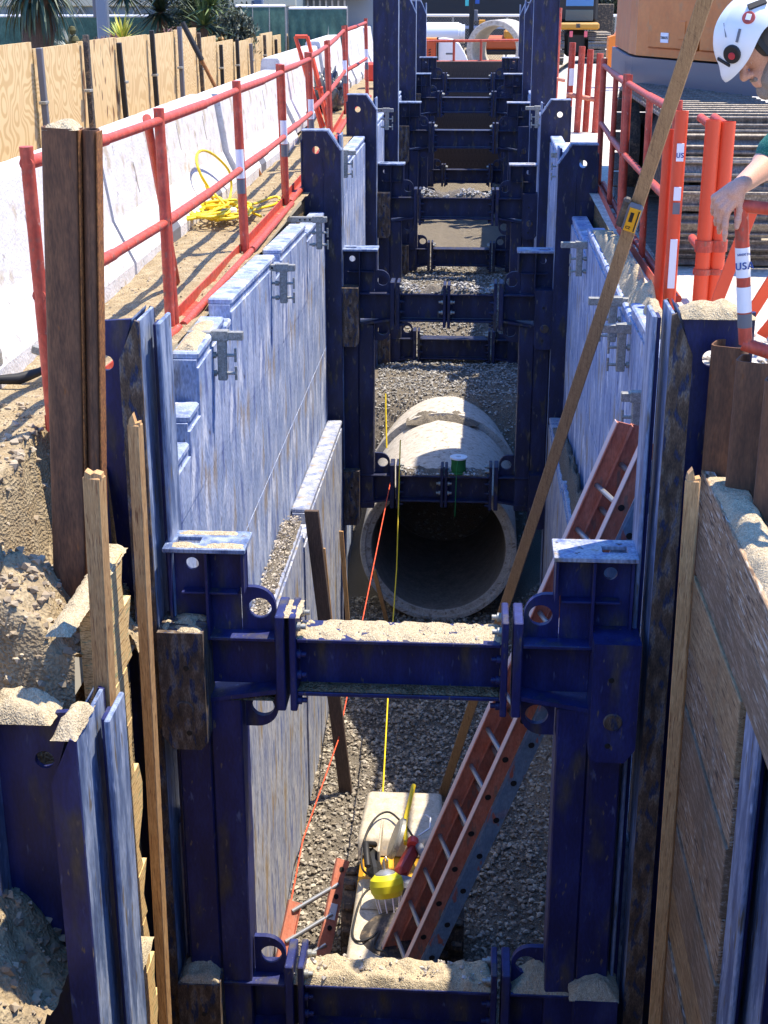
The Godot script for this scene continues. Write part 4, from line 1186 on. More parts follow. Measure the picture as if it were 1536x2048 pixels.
func guards() -> void:
	var first := get_child_count()
	var g := "red guardrail panels along the left side of the trench"
	var gy := func(d): return 0.18 * smooth(15.0, 21.0, d)
	var zs := [[5.29, 7.06, -1.64, -1.54, "nearest left red guardrail panel, its first post behind the brown sheet pile", -1], [7.12, 9.36, -1.53, -1.52, "second left red guardrail panel, a grey label on its far post", 1], [9.42, 11.62, -1.52, -1.53, "third left red guardrail panel, by the yellow cord", 1], [11.7, 14.0, -1.55, -1.58, "fourth left red guardrail panel along the barrier", 1], [14.1, 16.5, -1.6, -1.66, "fifth left red guardrail panel, in front of the grey bag", -1], [16.6, 19.0, -1.66, -1.7, "sixth left red guardrail panel, partly behind the fourth post", 1], [19.1, 21.6, -1.7, -1.62, "farthest left red guardrail panel, its last post against the tall navy post", 1]]
	for e in zs:
		var ex := []
		if e[0] < 6.0: pass
		elif e[0] < 8.0: ex = [[Vector3(-1.6, 1.05, -7.05), Vector3(-1.77, 0.0, -8.35)]]
		guard_panel(e[4], Vector3(e[2], gy.call(e[0]), -e[0]), Vector3(e[3], gy.call(e[1]), -e[1]), 1.08, g, e[5], ex)
	g = "red guardrail panels along the right side of the trench"
	guard_panel("near right red guardrail panel beside the excavator track", Vector3(1.09, 0.0, -7.95), Vector3(1.05, 0.0, -10.45), 1.07, g, -1, [[Vector3(1.06, 1.02, -9.25), Vector3(1.07, 0.02, -9.25)]])
	guard_panel("farther right red guardrail panel ending on bright pavement", Vector3(1.05, 0.0, -10.55), Vector3(1.09, 0.0, -13.1), 1.07, g, -1, [[Vector3(1.07, 1.02, -11.7), Vector3(1.07, 0.02, -11.7)]])
	# uprights of panels stood on end, at the right
	var up := [[1.045, -7.65, 1.07, 0.034, "upright orange guard post with white printed labels, behind the tilted pole", true], [1.0, -7.75, 0.97, 0.03, "plain upright orange guard post just left of the labelled one", false], [1.2, -7.6, 1.03, 0.04, "thick orange guard post with a metal collar", false], [1.275, -7.62, 1.02, 0.042, "thick orange guard post right of the collared one, open topped", false]]
	for e in up:
		var t := thing("guard_post", e[4], "guard post", Vector3(e[0], -0.02, e[1]), 0.0, "orange guard posts standing at the right")
		var st := sg()
		var r: float = e[3]
		lathe(st, [Vector2(r, 0), Vector2(r, e[2]), Vector2(r * 0.88, e[2]), Vector2(r * 0.88, 0.3)], 16)
		obj("tube", st, M.orange, t)
		if e[5]:
			for q in [[0.86, 0.09, M.label], [0.66, 0.07, M.label], [0.59, 0.06, M.grey], [0.2, 0.26, M.label]]:
				obj("printed_label", one_box(Vector3(0, q[0] + q[1] * 0.5 - 0.04, r + 0.0005), Vector3(r * 1.1, q[1], 0.004), 0.001), q[2], t)
			words("US", 0.026, M.printblue, t, Transform3D(Basis.IDENTITY, Vector3(0, 0.85, r + 0.0035)))
		elif r > 0.035:
			st = sg()
			tube(st, [Vector3(0, 0.36, 0), Vector3(0, 0.42, 0)], r + 0.008, 16)
			tube(st, [Vector3(0, 0.24, 0), Vector3(0, 0.27, 0)], r + 0.008, 16)
			obj("collar", st, M.red, t)
			st = sg()
			tube(st, [Vector3(0.02, 0.98, 0), Vector3(0.01, 1.0, -0.5)], 0.024, 10)
			tube(st, [Vector3(0.02, 0.33, 0), Vector3(0.01, 0.35, -0.5)], 0.024, 10)
			obj("rail", st, M.red, t)
	for e in [["orange flat brace sloping left behind the man's hand", Vector3(1.33, 0.68, -7.0), Vector3(1.14, 0.03, -7.0)], ["orange flat brace sloping left under the man's forearm", Vector3(1.55, 0.62, -6.8), Vector3(1.3, 0.03, -7.0)], ["orange flat brace at the right edge of the picture", Vector3(1.75, 0.6, -6.8), Vector3(1.42, 0.03, -7.0)]]:
		var st := sg()
		bar(st, Vector3.ZERO, e[2] - e[1], 0.06, 0.012, Vector3(1, 0, 0), 0.002)
		tag(obj("flat_brace", st, M.orange, self, e[1]), e[0], "brace", "orange flat braces at the right")
	# the panel the man leans on
	var t := thing("guardrail_panel", "red guardrail end the man rests his hand on, a white label round its post", "guardrail", Vector3(0.955, 0.0, -5.0), 0.0, "red guardrail panels along the right side of the trench")
	var st := sg()
	tube(st, [Vector3(-0.05, 0.93, 0), Vector3(0, 0.5, 0), Vector3(0.006, 0.455, 0.0)], 0.024, 14)
	obj("post", st, M.red, t)
	st = sg()
	tube(st, [Vector3(-0.05, 0.935, 0.0), Vector3(1.3, 0.86, 0.45)], 0.022, 14)
	obj("top_rail", st, M.red, t)
	st = sg()
	tube(st, [Vector3(-0.005, 0.455, 0.0), Vector3(1.3, 0.1, 0.3)], 0.024, 14)
	obj("mid_rail", st, M.red, t)
	st = sg()
	tube(st, [Vector3(1.27, 0.9, 0.43), Vector3(1.29, 0.0, 0.3)], 0.024, 14)
	obj("post", st, M.red, t)
	var up2 := Vector3(-0.05, 0.43, 0).normalized()
	var lb := Basis(up2.cross(Vector3.BACK).normalized(), up2, Vector3.BACK)
	for q in [[0.245, 0.115, M.label], [0.115, 0.1, M.label], [0.0, 0.0, M.label], [0.04, 0.055, M.grey]]:
		if q[1] == 0.0: continue
		st = sg()
		var c: Vector3 = Vector3(0, 0.5, 0) + up2 * q[0]
		tube(st, [c - up2 * q[1] * 0.45, c + up2 * q[1] * 0.45], 0.0255, 16, false)
		obj("printed_label", st, q[2], t)
	words("USA", 0.026, M.printblue, t, Transform3D(lb, Vector3(0, 0.5, 0) + up2 * 0.235 + Vector3(0, 0, 0.026)))
	words("MADE IN", 0.008, M.printblue, t, Transform3D(lb, Vector3(0, 0.5, 0) + up2 * 0.275 + Vector3(0, 0, 0.026)))
	# distant stacks on the right
	for e in [[1.28, 0.1, -18.3, 4, "bundle of red guard posts beside the third right post"], [1.2, 0.0, -24.3, 3, "farther bundle of red guard posts against the tall right post"]]:
		var b := thing("guard_post_bundle", e[4], "guard posts", Vector3(e[0], e[1], e[2]), 0.0, "bundles of red guard posts at the right")
		for k in e[3]:
			st = sg()
			var hh: float = (1.1 if e[3] == 4 else 1.62) - 0.04 * k
			tube(st, [Vector3(-0.17 + 0.11 * k, -0.15, 0.1 * (k % 2)), Vector3(-0.17 + 0.11 * k + 0.02, hh - 0.15, 0.1 * (k % 2))], 0.04, 8)
			obj("post", st, M.red, b)
		st = sg()
		tube(st, [Vector3(-0.2, 0.35, 0.06), Vector3(0.2, 0.28, 0.1)], 0.03, 8)
		obj("rail_stub", st, M.fibre, b)
		obj("printed_label", one_box(Vector3(-0.15, 0.55, 0.05), Vector3(0.06, 0.2, 0.004), 0.001), M.label, b)
	on_site(first)
	var fg := thing("guardrail_panel", "red two-rail guardrail closing the far end of the trench", "guardrail", Vector3(-0.15, -0.75, -41.5))
	for y in [1.1, 0.55]:
		st = sg()
		tube(st, [Vector3(-1.6, y, 0), Vector3(1.6, y + 0.04, 0)], 0.035, 8)
		obj("top_rail" if y > 1 else "mid_rail", st, M.red, fg)
	for x in [-0.55, 0.2, 1.5, -1.5]:
		st = sg()
		tube(st, [Vector3(x, 0, 0), Vector3(x, 1.15, 0)], 0.035, 8)
		obj("post", st, M.red, fg)

func clamp_unit(label: String, at: Vector3, side: float, arm: float) -> void:
	var t := thing("guard_clamp", label, "clamp", at, 0.0, "grey guardrail clamps gripping the panel tops")
	var s := -side   # towards the trench
	var st := sg()
	bx(st, Vector3(s * (arm * 0.5 - 0.25), 0, 0), Vector3(arm, 0.055, 0.05), 0.004)
	obj("arm", st, M.galv, t)
	st = sg()
	for k in 5: bx(st, Vector3(s * (-0.12 + 0.05 * k), 0, 0.026), Vector3(0.018, 0.018, 0.003), 0.001)
	obj("bolt_holes", st, M.black, t)
	st = sg()
	bx(st, Vector3(s * 0.06, 0.002, 0), Vector3(0.11, 0.068, 0.064), 0.004)
	obj("sleeve", st, M.galv, t)
	st = sg()
	bx(st, Vector3(s * 0.07, -0.16, 0), Vector3(0.06, 0.27, 0.05), 0.006)
	obj("jaw", st, M.galv, t)
	st = sg()
	bx(st, Vector3(s * -0.19, -0.1, 0), Vector3(0.05, 0.16, 0.05), 0.006)
	obj("jaw", st, M.galv, t)
	for y in [-0.13, -0.25]:
		st = sg()
		tube(st, [Vector3(s * -0.03, y, 0), Vector3(s * 0.16, y, 0)], 0.011, 8)
		tube(st, [Vector3(s * 0.155, y - 0.045, 0), Vector3(s * 0.155, y + 0.045, 0)], 0.009, 8)
		tube(st, [Vector3(s * 0.0, y, 0), Vector3(s * 0.03, y, 0)], 0.022, 6)
		obj("clamp_screw", st, M.galv, t)

func clamps() -> void:
	clamp_unit("nearest grey clamp on the long left panel, by the second guard post foot", Vector3(-1.69, -0.46, -8.95), -1, 0.46)
	clamp_unit("middle grey clamp on the long left panel", Vector3(-1.65, -0.52, -11.7), -1, 0.42)
	clamp_unit("farther grey clamp on the long left panel, near the third post", Vector3(-1.63, -0.51, -14.3), -1, 0.4)
	clamp_unit("double grey clamp beyond the third left post, on the next panel", Vector3(-1.66, -0.2, -17.6), -1, 0.45)
	clamp_unit("small grey clamp beside the fourth left post", Vector3(-1.48, -0.1, -22.9), -1, 0.42)
	clamp_unit("nearest grey clamp on the right panel, an orange stub in its arm", Vector3(1.08, -0.7, -8.5), 1, 0.42)
	clamp_unit("second grey clamp on the right panel with two screws", Vector3(1.07, -0.5, -9.5), 1, 0.5)
	clamp_unit("third grey clamp on the right panel, just behind the second", Vector3(1.07, -0.46, -10.2), 1, 0.5)
	clamp_unit("farther grey clamp on the right panel, left of the slanting pole", Vector3(1.06, -0.62, -13.6), 1, 0.5)
	clamp_unit("small pale clamp between the third and fourth right posts", Vector3(1.05, -0.2, -17.5), 1, 0.42)
	clamp_unit("small pale clamp in front of the fourth right post", Vector3(0.98, -0.05, -22.8), 1, 0.5)

# ---------------------------------------------------------------- barriers, fence, cord
func barriers() -> void:
	var first := get_child_count()
	var words_ := ["nearest white concrete barrier, cut off at the left edge", "second white concrete barrier, a brown streak on its face", "third white concrete barrier, behind the yellow cord", "fourth white concrete barrier, the grey bag before it", "fifth white concrete barrier along the walkway", "sixth white concrete barrier, small in the distance", "farthest white concrete barrier before the white wall"]
	for k in 7:
		var z0 := -4.5 - 4.08 * k
		var y := 0.18 * smooth(15.0, 21.0, -z0 + 2.0)
		var t := thing("concrete_barrier", words_[k], "barrier", Vector3(-2.34 + rng.randf_range(-.03, .03), y - 0.02, z0), rng.randf_range(-0.008, 0.008), "white concrete barriers beside the trench")
		var half := [Vector2(0.29, 0), Vector2(0.29, 0.09), Vector2(0.17, 0.34), Vector2(0.1, 0.8), Vector2(0.085, 0.82)]
		var poly := PackedVector2Array()
		for p in half: poly.append(p)
		for i in range(half.size() - 1, -1, -1): poly.append(Vector2(-half[i].x, half[i].y))
		var st := sg()
		# slightly broken lower edge: three lengths between the forklift pockets
		prism(st, poly, 0.0, 4.04, Transform3D(Basis(Vector3.RIGHT, Vector3.UP, Vector3(0, 0, -1)), Vector3.ZERO))
		obj("concrete_body", st, M.barrier, t)
		for q in [1.1, 2.9]:
			st = sg()
			prism(st, PackedVector2Array([Vector2(0.16, 0.01), Vector2(0.293, 0.01), Vector2(0.293, 0.1), Vector2(0.255, 0.16), Vector2(0.16, 0.16)]), q, q + 0.3, Transform3D(Basis(Vector3.RIGHT, Vector3.UP, Vector3(0, 0, -1)), Vector3.ZERO))
			obj("pocket", st, M.grey, t)
		for q in [0.9, 2.3, 3.3]:   # scars where the face has chipped
			var zq: float = q + rng.randf_range(-.2, .2)
			st = sg()
			var yy := rng.randf_range(0.4, 0.7)
			var xx := lerpf(0.17, 0.1, (yy - 0.34) / 0.46) + 0.001
			prism(st, PackedVector2Array([Vector2(-0.012, 0.1), Vector2(0.01, 0.06), Vector2(0.016, -0.02), Vector2(0.006, -0.1), Vector2(-0.012, -0.03)]), -0.002, 0.002, Transform3D(Basis(Vector3(0, 0, -1), Vector3(-0.15, 1, 0).normalized(), Vector3(1, 0.15, 0).normalized()), Vector3(xx, yy, -zq)))
			obj("chip", st, M.concrete, t)
	on_site(first)

func fence() -> void:
	var first := get_child_count()
	var t := thing("plywood_fence", "long plywood fence held by metal stakes behind the white barriers", "fence", Vector3(-3.12, 0, 0))
	var ms := [plywood(101, 1.6, 5.0, false), plywood(102, 0.7, 5.0, true), plywood(103, 1.2, 4.0, false), plywood(104, 2.2, 7.0, false), plywood(105, 0.9, 3.5, false)]
	var d := 4.18
	var k := 0
	var order := [0, 2, 4, 1, 0, 0, 1, 2, 2, 3, 0, 3, 2, 0, 4, 3, 0, 3, 4, 0, 3, 0, 3, 4, 0, 3]
	while d < 36.0:
		var top := 1.25 - 0.22 * smooth(14.0, 19.0, d) - 0.26 * smooth(20.0, 34.0, d) + (0.05 if k % 5 == 4 else 0.0) + rng.randf_range(-.012, .012)
		var bottom := 0.3 - 0.5 * smooth(22.0, 36.0, d)
		var off := rng.randf_range(0.0, 0.012)
		var st := sg()
		var q := [Vector3(off, bottom, -d - 0.004), Vector3(off, bottom, -d - 1.216), Vector3(off, top, -d - 1.216), Vector3(off, top, -d - 0.004)]
		bx(st, Vector3(off - 0.01, (top + bottom) / 2, -d - 0.61), Vector3(0.018, top - bottom, 1.212), 0.001)
		var o := obj("plywood_sheet", st, M.paleboard, t)
		st = sg()
		var uvs := [Vector2(0, 1), Vector2(1, 1), Vector2(1, 0), Vector2(0, 0)]
		if rng.randf() < 0.5: uvs = [Vector2(1, 1), Vector2(0, 1), Vector2(0, 0), Vector2(1, 0)]
		for v in [0, 2, 1, 0, 3, 2]:
			st.set_normal(Vector3.RIGHT)
			st.set_uv(uvs[v])
			st.add_vertex(q[v] + Vector3(0.001, 0, 0))
		obj("face_veneer", st, ms[order[k % order.size()]], o)
		var h := 0.08 * rng.randf_range(-0.6, 1.2) - 0.02
		var lean := rng.randf_range(-0.05, 0.09)
		st = sg()
		var zz := -d + 0.0
		bar(st, Vector3(0.05 + 0.02, bottom - 0.3, zz - 0.02), Vector3(0.05 + rng.randf_range(-.01, .01), top + h, zz + lean - 0.02), 0.05 if k % 3 else 0.062, 0.04, Vector3(0, 0, 1), 0.004)
		obj("metal_stake", st, [M.black, M.grey, M.darksteel, M.black][k % 4] if k > 4 else [M.grey, M.grey, M.black, M.grey, M.grey][k], t)
		obj("strap", one_box(Vector3(0.058, lerpf(bottom, top, 0.62), zz - 0.0), Vector3(0.05, 0.022, 0.09), 0.003), M.galv, t)
		d += 1.22
		k += 1
	on_site(first)

func walkway_things() -> void:
	var first := get_child_count()
	# the yellow cord: a loose tangle of loops
	var pts := []
	var r := RandomNumberGenerator.new()
	r.seed = 5
	for i in 230:
		var a := i * 0.33
		var k := float(i) / 230.0
		var c := Vector3(-1.98 + 0.12 * sin(i * 0.021), 0.0, -10.75 - 0.12 * cos(i * 0.05))
		var rad := 0.2 + 0.1 * sin(i * 0.37) + 0.05 * sin(i * 1.1)
		pts.append(c + Vector3(cos(a) * rad * 0.72, 0.028 + 0.05 * absf(sin(i * 0.19)) + 0.03 * k, sin(a) * rad * 1.5))
	for e in [Vector3(-1.8, 0.03, -11.4), Vector3(-1.66, 0.03, -11.9), Vector3(-1.6, 0.03, -11.5), Vector3(-1.72, 0.03, -11.1), Vector3(-1.62, 0.03, -10.8)]: pts.append(e)
	var hang := []
	for i in 40:
		var a := i * 0.5
		hang.append(Vector3(-2.08 - 0.03 * sin(a * 0.5), 0.2 + 0.22 * sin(a * 0.31 + 0.5), -11.25 + 0.42 * cos(a)))
	hang = []
	for i in 26:
		var a := TAU * i / 25.0
		hang.append(Vector3(-2.05 - 0.1 * maxf(0.0, sin(a)), 0.22 + 0.24 * sin(a), -11.5 + 0.5 * cos(a) + 0.25 * sin(a)))
	pts = hang + pts
	var cv := Curve3D.new()
	for i in pts.size():
		var tn: Vector3 = ((pts[mini(i + 1, pts.size() - 1)] as Vector3) - (pts[maxi(i - 1, 0)] as Vector3)) * 0.22
		cv.add_point(pts[i], -tn, tn)
	cv.bake_interval = 0.03
	var t := thing("extension_cable", "tangled bright yellow extension cord on the walkway against the white barrier", "cord", Vector3(-1.84, 0.05, -10.65))
	var cord_part := obj("cord", one_tube(Array(cv.get_baked_points()), 0.011, 6), M.cord, t)
	cord_part.position = -t.position
	obj("plug_body", one_box(Vector3(-0.03, 0.02, 0), Vector3(0.07, 0.07, 0.1), 0.02), M.black, t)
	obj("plug_label", one_box(Vector3(0.04, 0.02, 0.02), Vector3(0.05, 0.09, 0.06), 0.01), M.label, t)
	var st := sg()
	tube(st, [Vector3.ZERO, Vector3(-0.63, 1.22, -0.1)], 0.018, 8)
	var pole := obj("leaning_pole", st, M.rustbright, self, Vector3(-2.03, 0.0, -13.6))
	tag(pole, "thin brown pole leaning from the walkway over the barrier to the fence", "pole")
	st = sg()
	tube(st, [Vector3(-0.53, 1.03, -0.085), Vector3(-0.7, 1.36, -0.11)], 0.026, 8)
	obj("dark_tip", st, M.black, pole)
	# grey plastic bag
	st = sg()
	var n := noise(91, 1.6, 4)
	sheet(st, 40, 20, func(i: int, j: int):
		var a := TAU * i / 40.0
		var e := -PI / 2 + PI * j / 20.0
		var dd := Vector3(cos(a) * cos(e), sin(e), sin(a) * cos(e))
		var rr := 1.0 + 0.45 * n.get_noise_3dv(dd * 1.6) + 0.2 * absf(n.get_noise_3dv(dd * 4.5))
		return Vector3(dd.x * 0.2, dd.y * 0.24 + 0.2, dd.z * 0.34) * rr)
	var bagm := flat(C("5b5c5c"), 0.25)
	tag(obj("plastic_bag", st, bagm, self, Vector3(-1.95, 0.17, -19.4)), "crumpled grey plastic bag sitting against the white barrier", "bag")
	# small orange A-stand and the red box far along the walkway
	t = thing("folding_stand", "small orange folding stand beside the white barrier, legs apart", "stand", Vector3(-1.98, 0.12, -17.3))
	for e in [[-0.05, 0.25, 0.1], [0.09, 0.33, 0.1], [-0.05, 0.25, -0.14], [0.09, 0.33, -0.14]]:
		st = sg()
		tube(st, [Vector3(e[0] - 0.1, 1.02, 0), Vector3(e[1] - 0.1 , 0.0, e[2])], 0.022, 8)
		obj("leg", st, M.orange, t)
	st = sg()
	tube(st, [Vector3(-0.15, 1.02, 0), Vector3(-0.01, 1.02, 0)], 0.022, 8)
	tube(st, [Vector3(0.08, 0.45, 0.06), Vector3(0.17, 0.45, 0.06)], 0.02, 8)
	obj("crossbar", st, M.orange, t)
	tag(obj("orange_box", one_box(Vector3(0, 0.14, 0), Vector3(0.36, 0.28, 0.4), 0.03), flat(C("e0432a"), 0.5), self, Vector3(-1.62, 0.3, -23.6)), "low orange-red box at the far end of the left walkway", "box")
	# metal housing and stand foot at the left edge
	t = thing("light_housing", "grey rounded metal housing lying on the dirt at the left edge by the barrier", "housing", Vector3(-2.16, 0.0, -5.98))
	st = sg()
	lathe(st, [Vector2(0, -0.02), Vector2(0.08, 0.0), Vector2(0.145, 0.05), Vector2(0.155, 0.1), Vector2(0.13, 0.3), Vector2(0, 0.33)], 26, Transform3D(Basis(Vector3(0, 0, 1), 0.25), Vector3(-0.03, 0.0, 0)))
	obj("shell", st, M.galv, t)
	st = sg()
	tube(st, [Vector3(0.1, 0.03, 0.05), Vector3(0.18, 0.03, 0.03), Vector3(0.26, 0.05, -0.03), Vector3(0.32, 0.08, -0.1)], [0.02, 0.026, 0.018, 0.018], 10)
	obj("cable_gland", st, M.black, t)
	obj("wing_plate", one_box(Vector3(0.26, 0.12, -0.1), Vector3(0.11, 0.04, 0.03), 0.006, Basis(Vector3(0, 0, 1), -0.3)), M.galv, t)
	on_site(first)

# ---------------------------------------------------------------- excavators
func track(t: Node3D, x0: float, x1: float, z0: float, z1: float, h: float, shoe_pitch: float) -> void:
	# shoes round an oval: near end z0, far end z1
	var r := h * 0.5
	var L := absf(z1 - z0) - h
	var per := 2.0 * L + TAU * r
	var n := int(per / shoe_pitch)
	var st := sg()
	bx(st, Vector3((x0 + x1) / 2, r, (z0 + z1) / 2), Vector3((x1 - x0) * 0.55, h * 0.62, absf(z1 - z0) - 0.25), 0.12)
	obj("track_frame", st, M.darksteel, t)
	var one := sg()
	bx(one, Vector3(0, 0, 0), Vector3(x1 - x0, 0.028, shoe_pitch * 0.9), 0.006)
	bx(one, Vector3(0, 0.03, -shoe_pitch * 0.2), Vector3(x1 - x0 - 0.01, 0.04, 0.02), 0.004)
	bx(one, Vector3(0, 0.024, shoe_pitch * 0.25), Vector3(x1 - x0 - 0.01, 0.03, 0.016), 0.004)
	var m := one.commit()
	for k in n:
		var s := per * k / n
		var p := Vector3.ZERO
		var a := 0.0
		var zn := z0 - r
		var zf := z1 + r
		if s < L:
			p = Vector3(0, h, zn - s)
			a = 0.0
		elif s < L + PI * r:
			a = (s - L) / r
			p = Vector3(0, r + r * cos(a), zf - r * sin(a))
			a = -a
		elif s < 2.0 * L + PI * r:
			p = Vector3(0, 0, zf + (s - L - PI * r))
			a = PI
		else:
			a = PI + (s - 2.0 * L - PI * r) / r
			p = Vector3(0, r + r * cos(a), zn - r * sin(a))
			a = -a
		var o := obj("track_shoe", m, M.shoe, t)
		o.transform = Transform3D(Basis(Vector3.RIGHT, a), Vector3((x0 + x1) / 2, p.y, p.z))
	for s in [[z0 - r, 0.72], [z1 + r, 0.76]]:
		st = sg()
		lathe(st, [Vector2(0, 0.03), Vector2(r * 0.4, 0.03), Vector2(r * 0.45, 0.0), Vector2(r * s[1], 0.0), Vector2(r * s[1], -0.08)], 26, Transform3D(Basis(Vector3(0, 0, 1), PI / 2), Vector3(x0 + 0.06, r, s[0])))
		obj("sprocket", st, M.darksteel, t)

func excavators() -> void:
	var first := get_child_count()
	var t := thing("excavator", "big orange excavator beside the trench, its tracks and counterweight towards the viewer", "excavator", Vector3(0, 0, 0))
	track(t, 1.16, 1.95, -8.85, -12.6, 0.88, 0.17)
	track(t, 3.3, 4.1, -8.85, -12.6, 0.88, 0.17)
	obj("undercarriage", one_box(Vector3(2.6, 0.6, -10.9), Vector3(1.5, 0.4, 1.4), 0.1), M.darksteel, t)
	# upper body, turned towards the trench
	var c := Vector3(3.0, 0.0, -12.2)
	var b := Basis(Vector3.UP, -0.0)
	var outline := PackedVector2Array()   # seen from above, x right, y = towards the viewer
	for p in [Vector2(-1.76, -0.6), Vector2(-1.74, -0.22), Vector2(-1.66, 0.0), Vector2(-1.35, 0.75), Vector2(-1.1, 1.35), Vector2(-0.75, 1.8), Vector2(-0.3, 2.05), Vector2(0.9, 2.3), Vector2(2.2, 1.4), Vector2(2.2, -2.6), Vector2(-1.7, -2.6)]: outline.append(p)
	var xf := Transform3D(Basis(Vector3.RIGHT, Vector3(0, 0, 1), Vector3.UP), c)
	var st := sg()
	prism(st, outline, 0.92, 1.12, xf)
	obj("counterweight_base", st, flat(C("6e6c70"), 0.45, 0.1), t)
	st = sg()
	var o2 := PackedVector2Array()
	for p in outline: o2.append(p * 0.985)
	prism(st, o2, 1.135, 2.9, xf)
	obj("counterweight", st, M.exc, t)
	# proud panels on the curved flank with their seams
	for e in [[2, 3, 1.2, 2.85], [3, 4, 1.2, 2.85], [4, 5, 1.2, 2.85], [5, 6, 1.2, 2.85]]:
		var p: Vector2 = outline[e[0]]
		var q: Vector2 = outline[e[1]]
		st = sg()
		var u := Vector3(q.x - p.x, 0, q.y - p.y)
		var w := u.length()
		u = u.normalized()
		var nn := Vector3(-u.z, 0, u.x)
		if nn.dot(Vector3(-1, 0, 1)) < 0: nn = -nn
		var mid := c + Vector3((p.x + q.x) / 2, (e[2] + e[3]) / 2, (p.y + q.y) / 2) - nn * 0.012
		bx(st, mid, Vector3(w * 0.95, e[3] - e[2], 0.03), 0.012, Basis(u, Vector3.UP, nn) if Basis(u, Vector3.UP, nn).determinant() > 0 else Basis(-u, Vector3.UP, nn))
		var pp := obj("side_panel", st, M.exc, t)
		if e[0] == 2:
			var bb := Basis(u, Vector3.UP, nn) if Basis(u, Vector3.UP, nn).determinant() > 0 else Basis(-u, Vector3.UP, nn)
			obj("number_plate", one_box(mid + bb * Vector3(-0.1, -0.74, 0.018), Vector3(0.12, 0.075, 0.006), 0.001, bb), M.label, pp)
			words("TR00476", 0.022, M.print, pp, Transform3D(bb, mid + bb * Vector3(-0.1, -0.74, 0.0215)))
			obj("hatch", one_box(mid + bb * Vector3(0.16, -0.68, 0.016), Vector3(0.1, 0.14, 0.01), 0.004, bb), M.exc, pp)
	st = sg()
	for k in 6: bx(st, Vector3(2.15 + k * 0.14, 0.74 + 0.05 * (k % 2), -9.9 + 0.1 * (k % 3)), Vector3(0.1, 0.09, 0.12), 0.02, Basis.from_euler(Vector3(0.2 * k, 0.5 * k, 0)))
	obj("hose_fittings", st, M.galv, t)
	# small yellow machine in the distance
	t = thing("excavator", "small yellow and black excavator in the distance, blade raised", "excavator", Vector3(0, 0, 0))
	track(t, 2.62, 3.18, -36.4, -38.4, 0.66, 0.2)
	track(t, 1.5, 2.05, -36.4, -38.4, 0.66, 0.2)
	obj("cab_skirt", one_box(Vector3(2.4, 0.86, -37.2), Vector3(0.95, 0.16, 1.6), 0.04), flat(C("b8842a"), 0.5), t)
	obj("cab", one_box(Vector3(2.36, 1.75, -37.4), Vector3(0.98, 1.6, 1.2), 0.06), M.black, t)
	obj("window", one_box(Vector3(2.4, 1.48, -36.79), Vector3(0.66, 0.34, 0.02), 0.008), flat(C("4a7fb0"), 0.15), t)
	obj("window", one_box(Vector3(2.4, 1.1, -36.79), Vector3(0.66, 0.26, 0.02), 0.008), flat(C("54605c"), 0.2), t)
	obj("undercarriage", one_box(Vector3(2.35, 0.45, -37.2), Vector3(0.6, 0.6, 1.0), 0.1), M.black, t)
	var bl := obj("blade", one_box(Vector3(3.15, 0.85, -38.8), Vector3(0.5, 1.0, 0.08), 0.02), M.darksteel, t)
	obj("badge", one_box(Vector3(2.36, 0.87, -36.39), Vector3(0.1, 0.1, 0.01), 0.004), M.darksteel, t)
	for x in [2.2, 2.55]: obj("light_marker", one_box(Vector3(x, 0.68, -36.4), Vector3(0.08, 0.14, 0.03), 0.01), flat(C("d8606a"), 0.5), t)
	on_site(first)

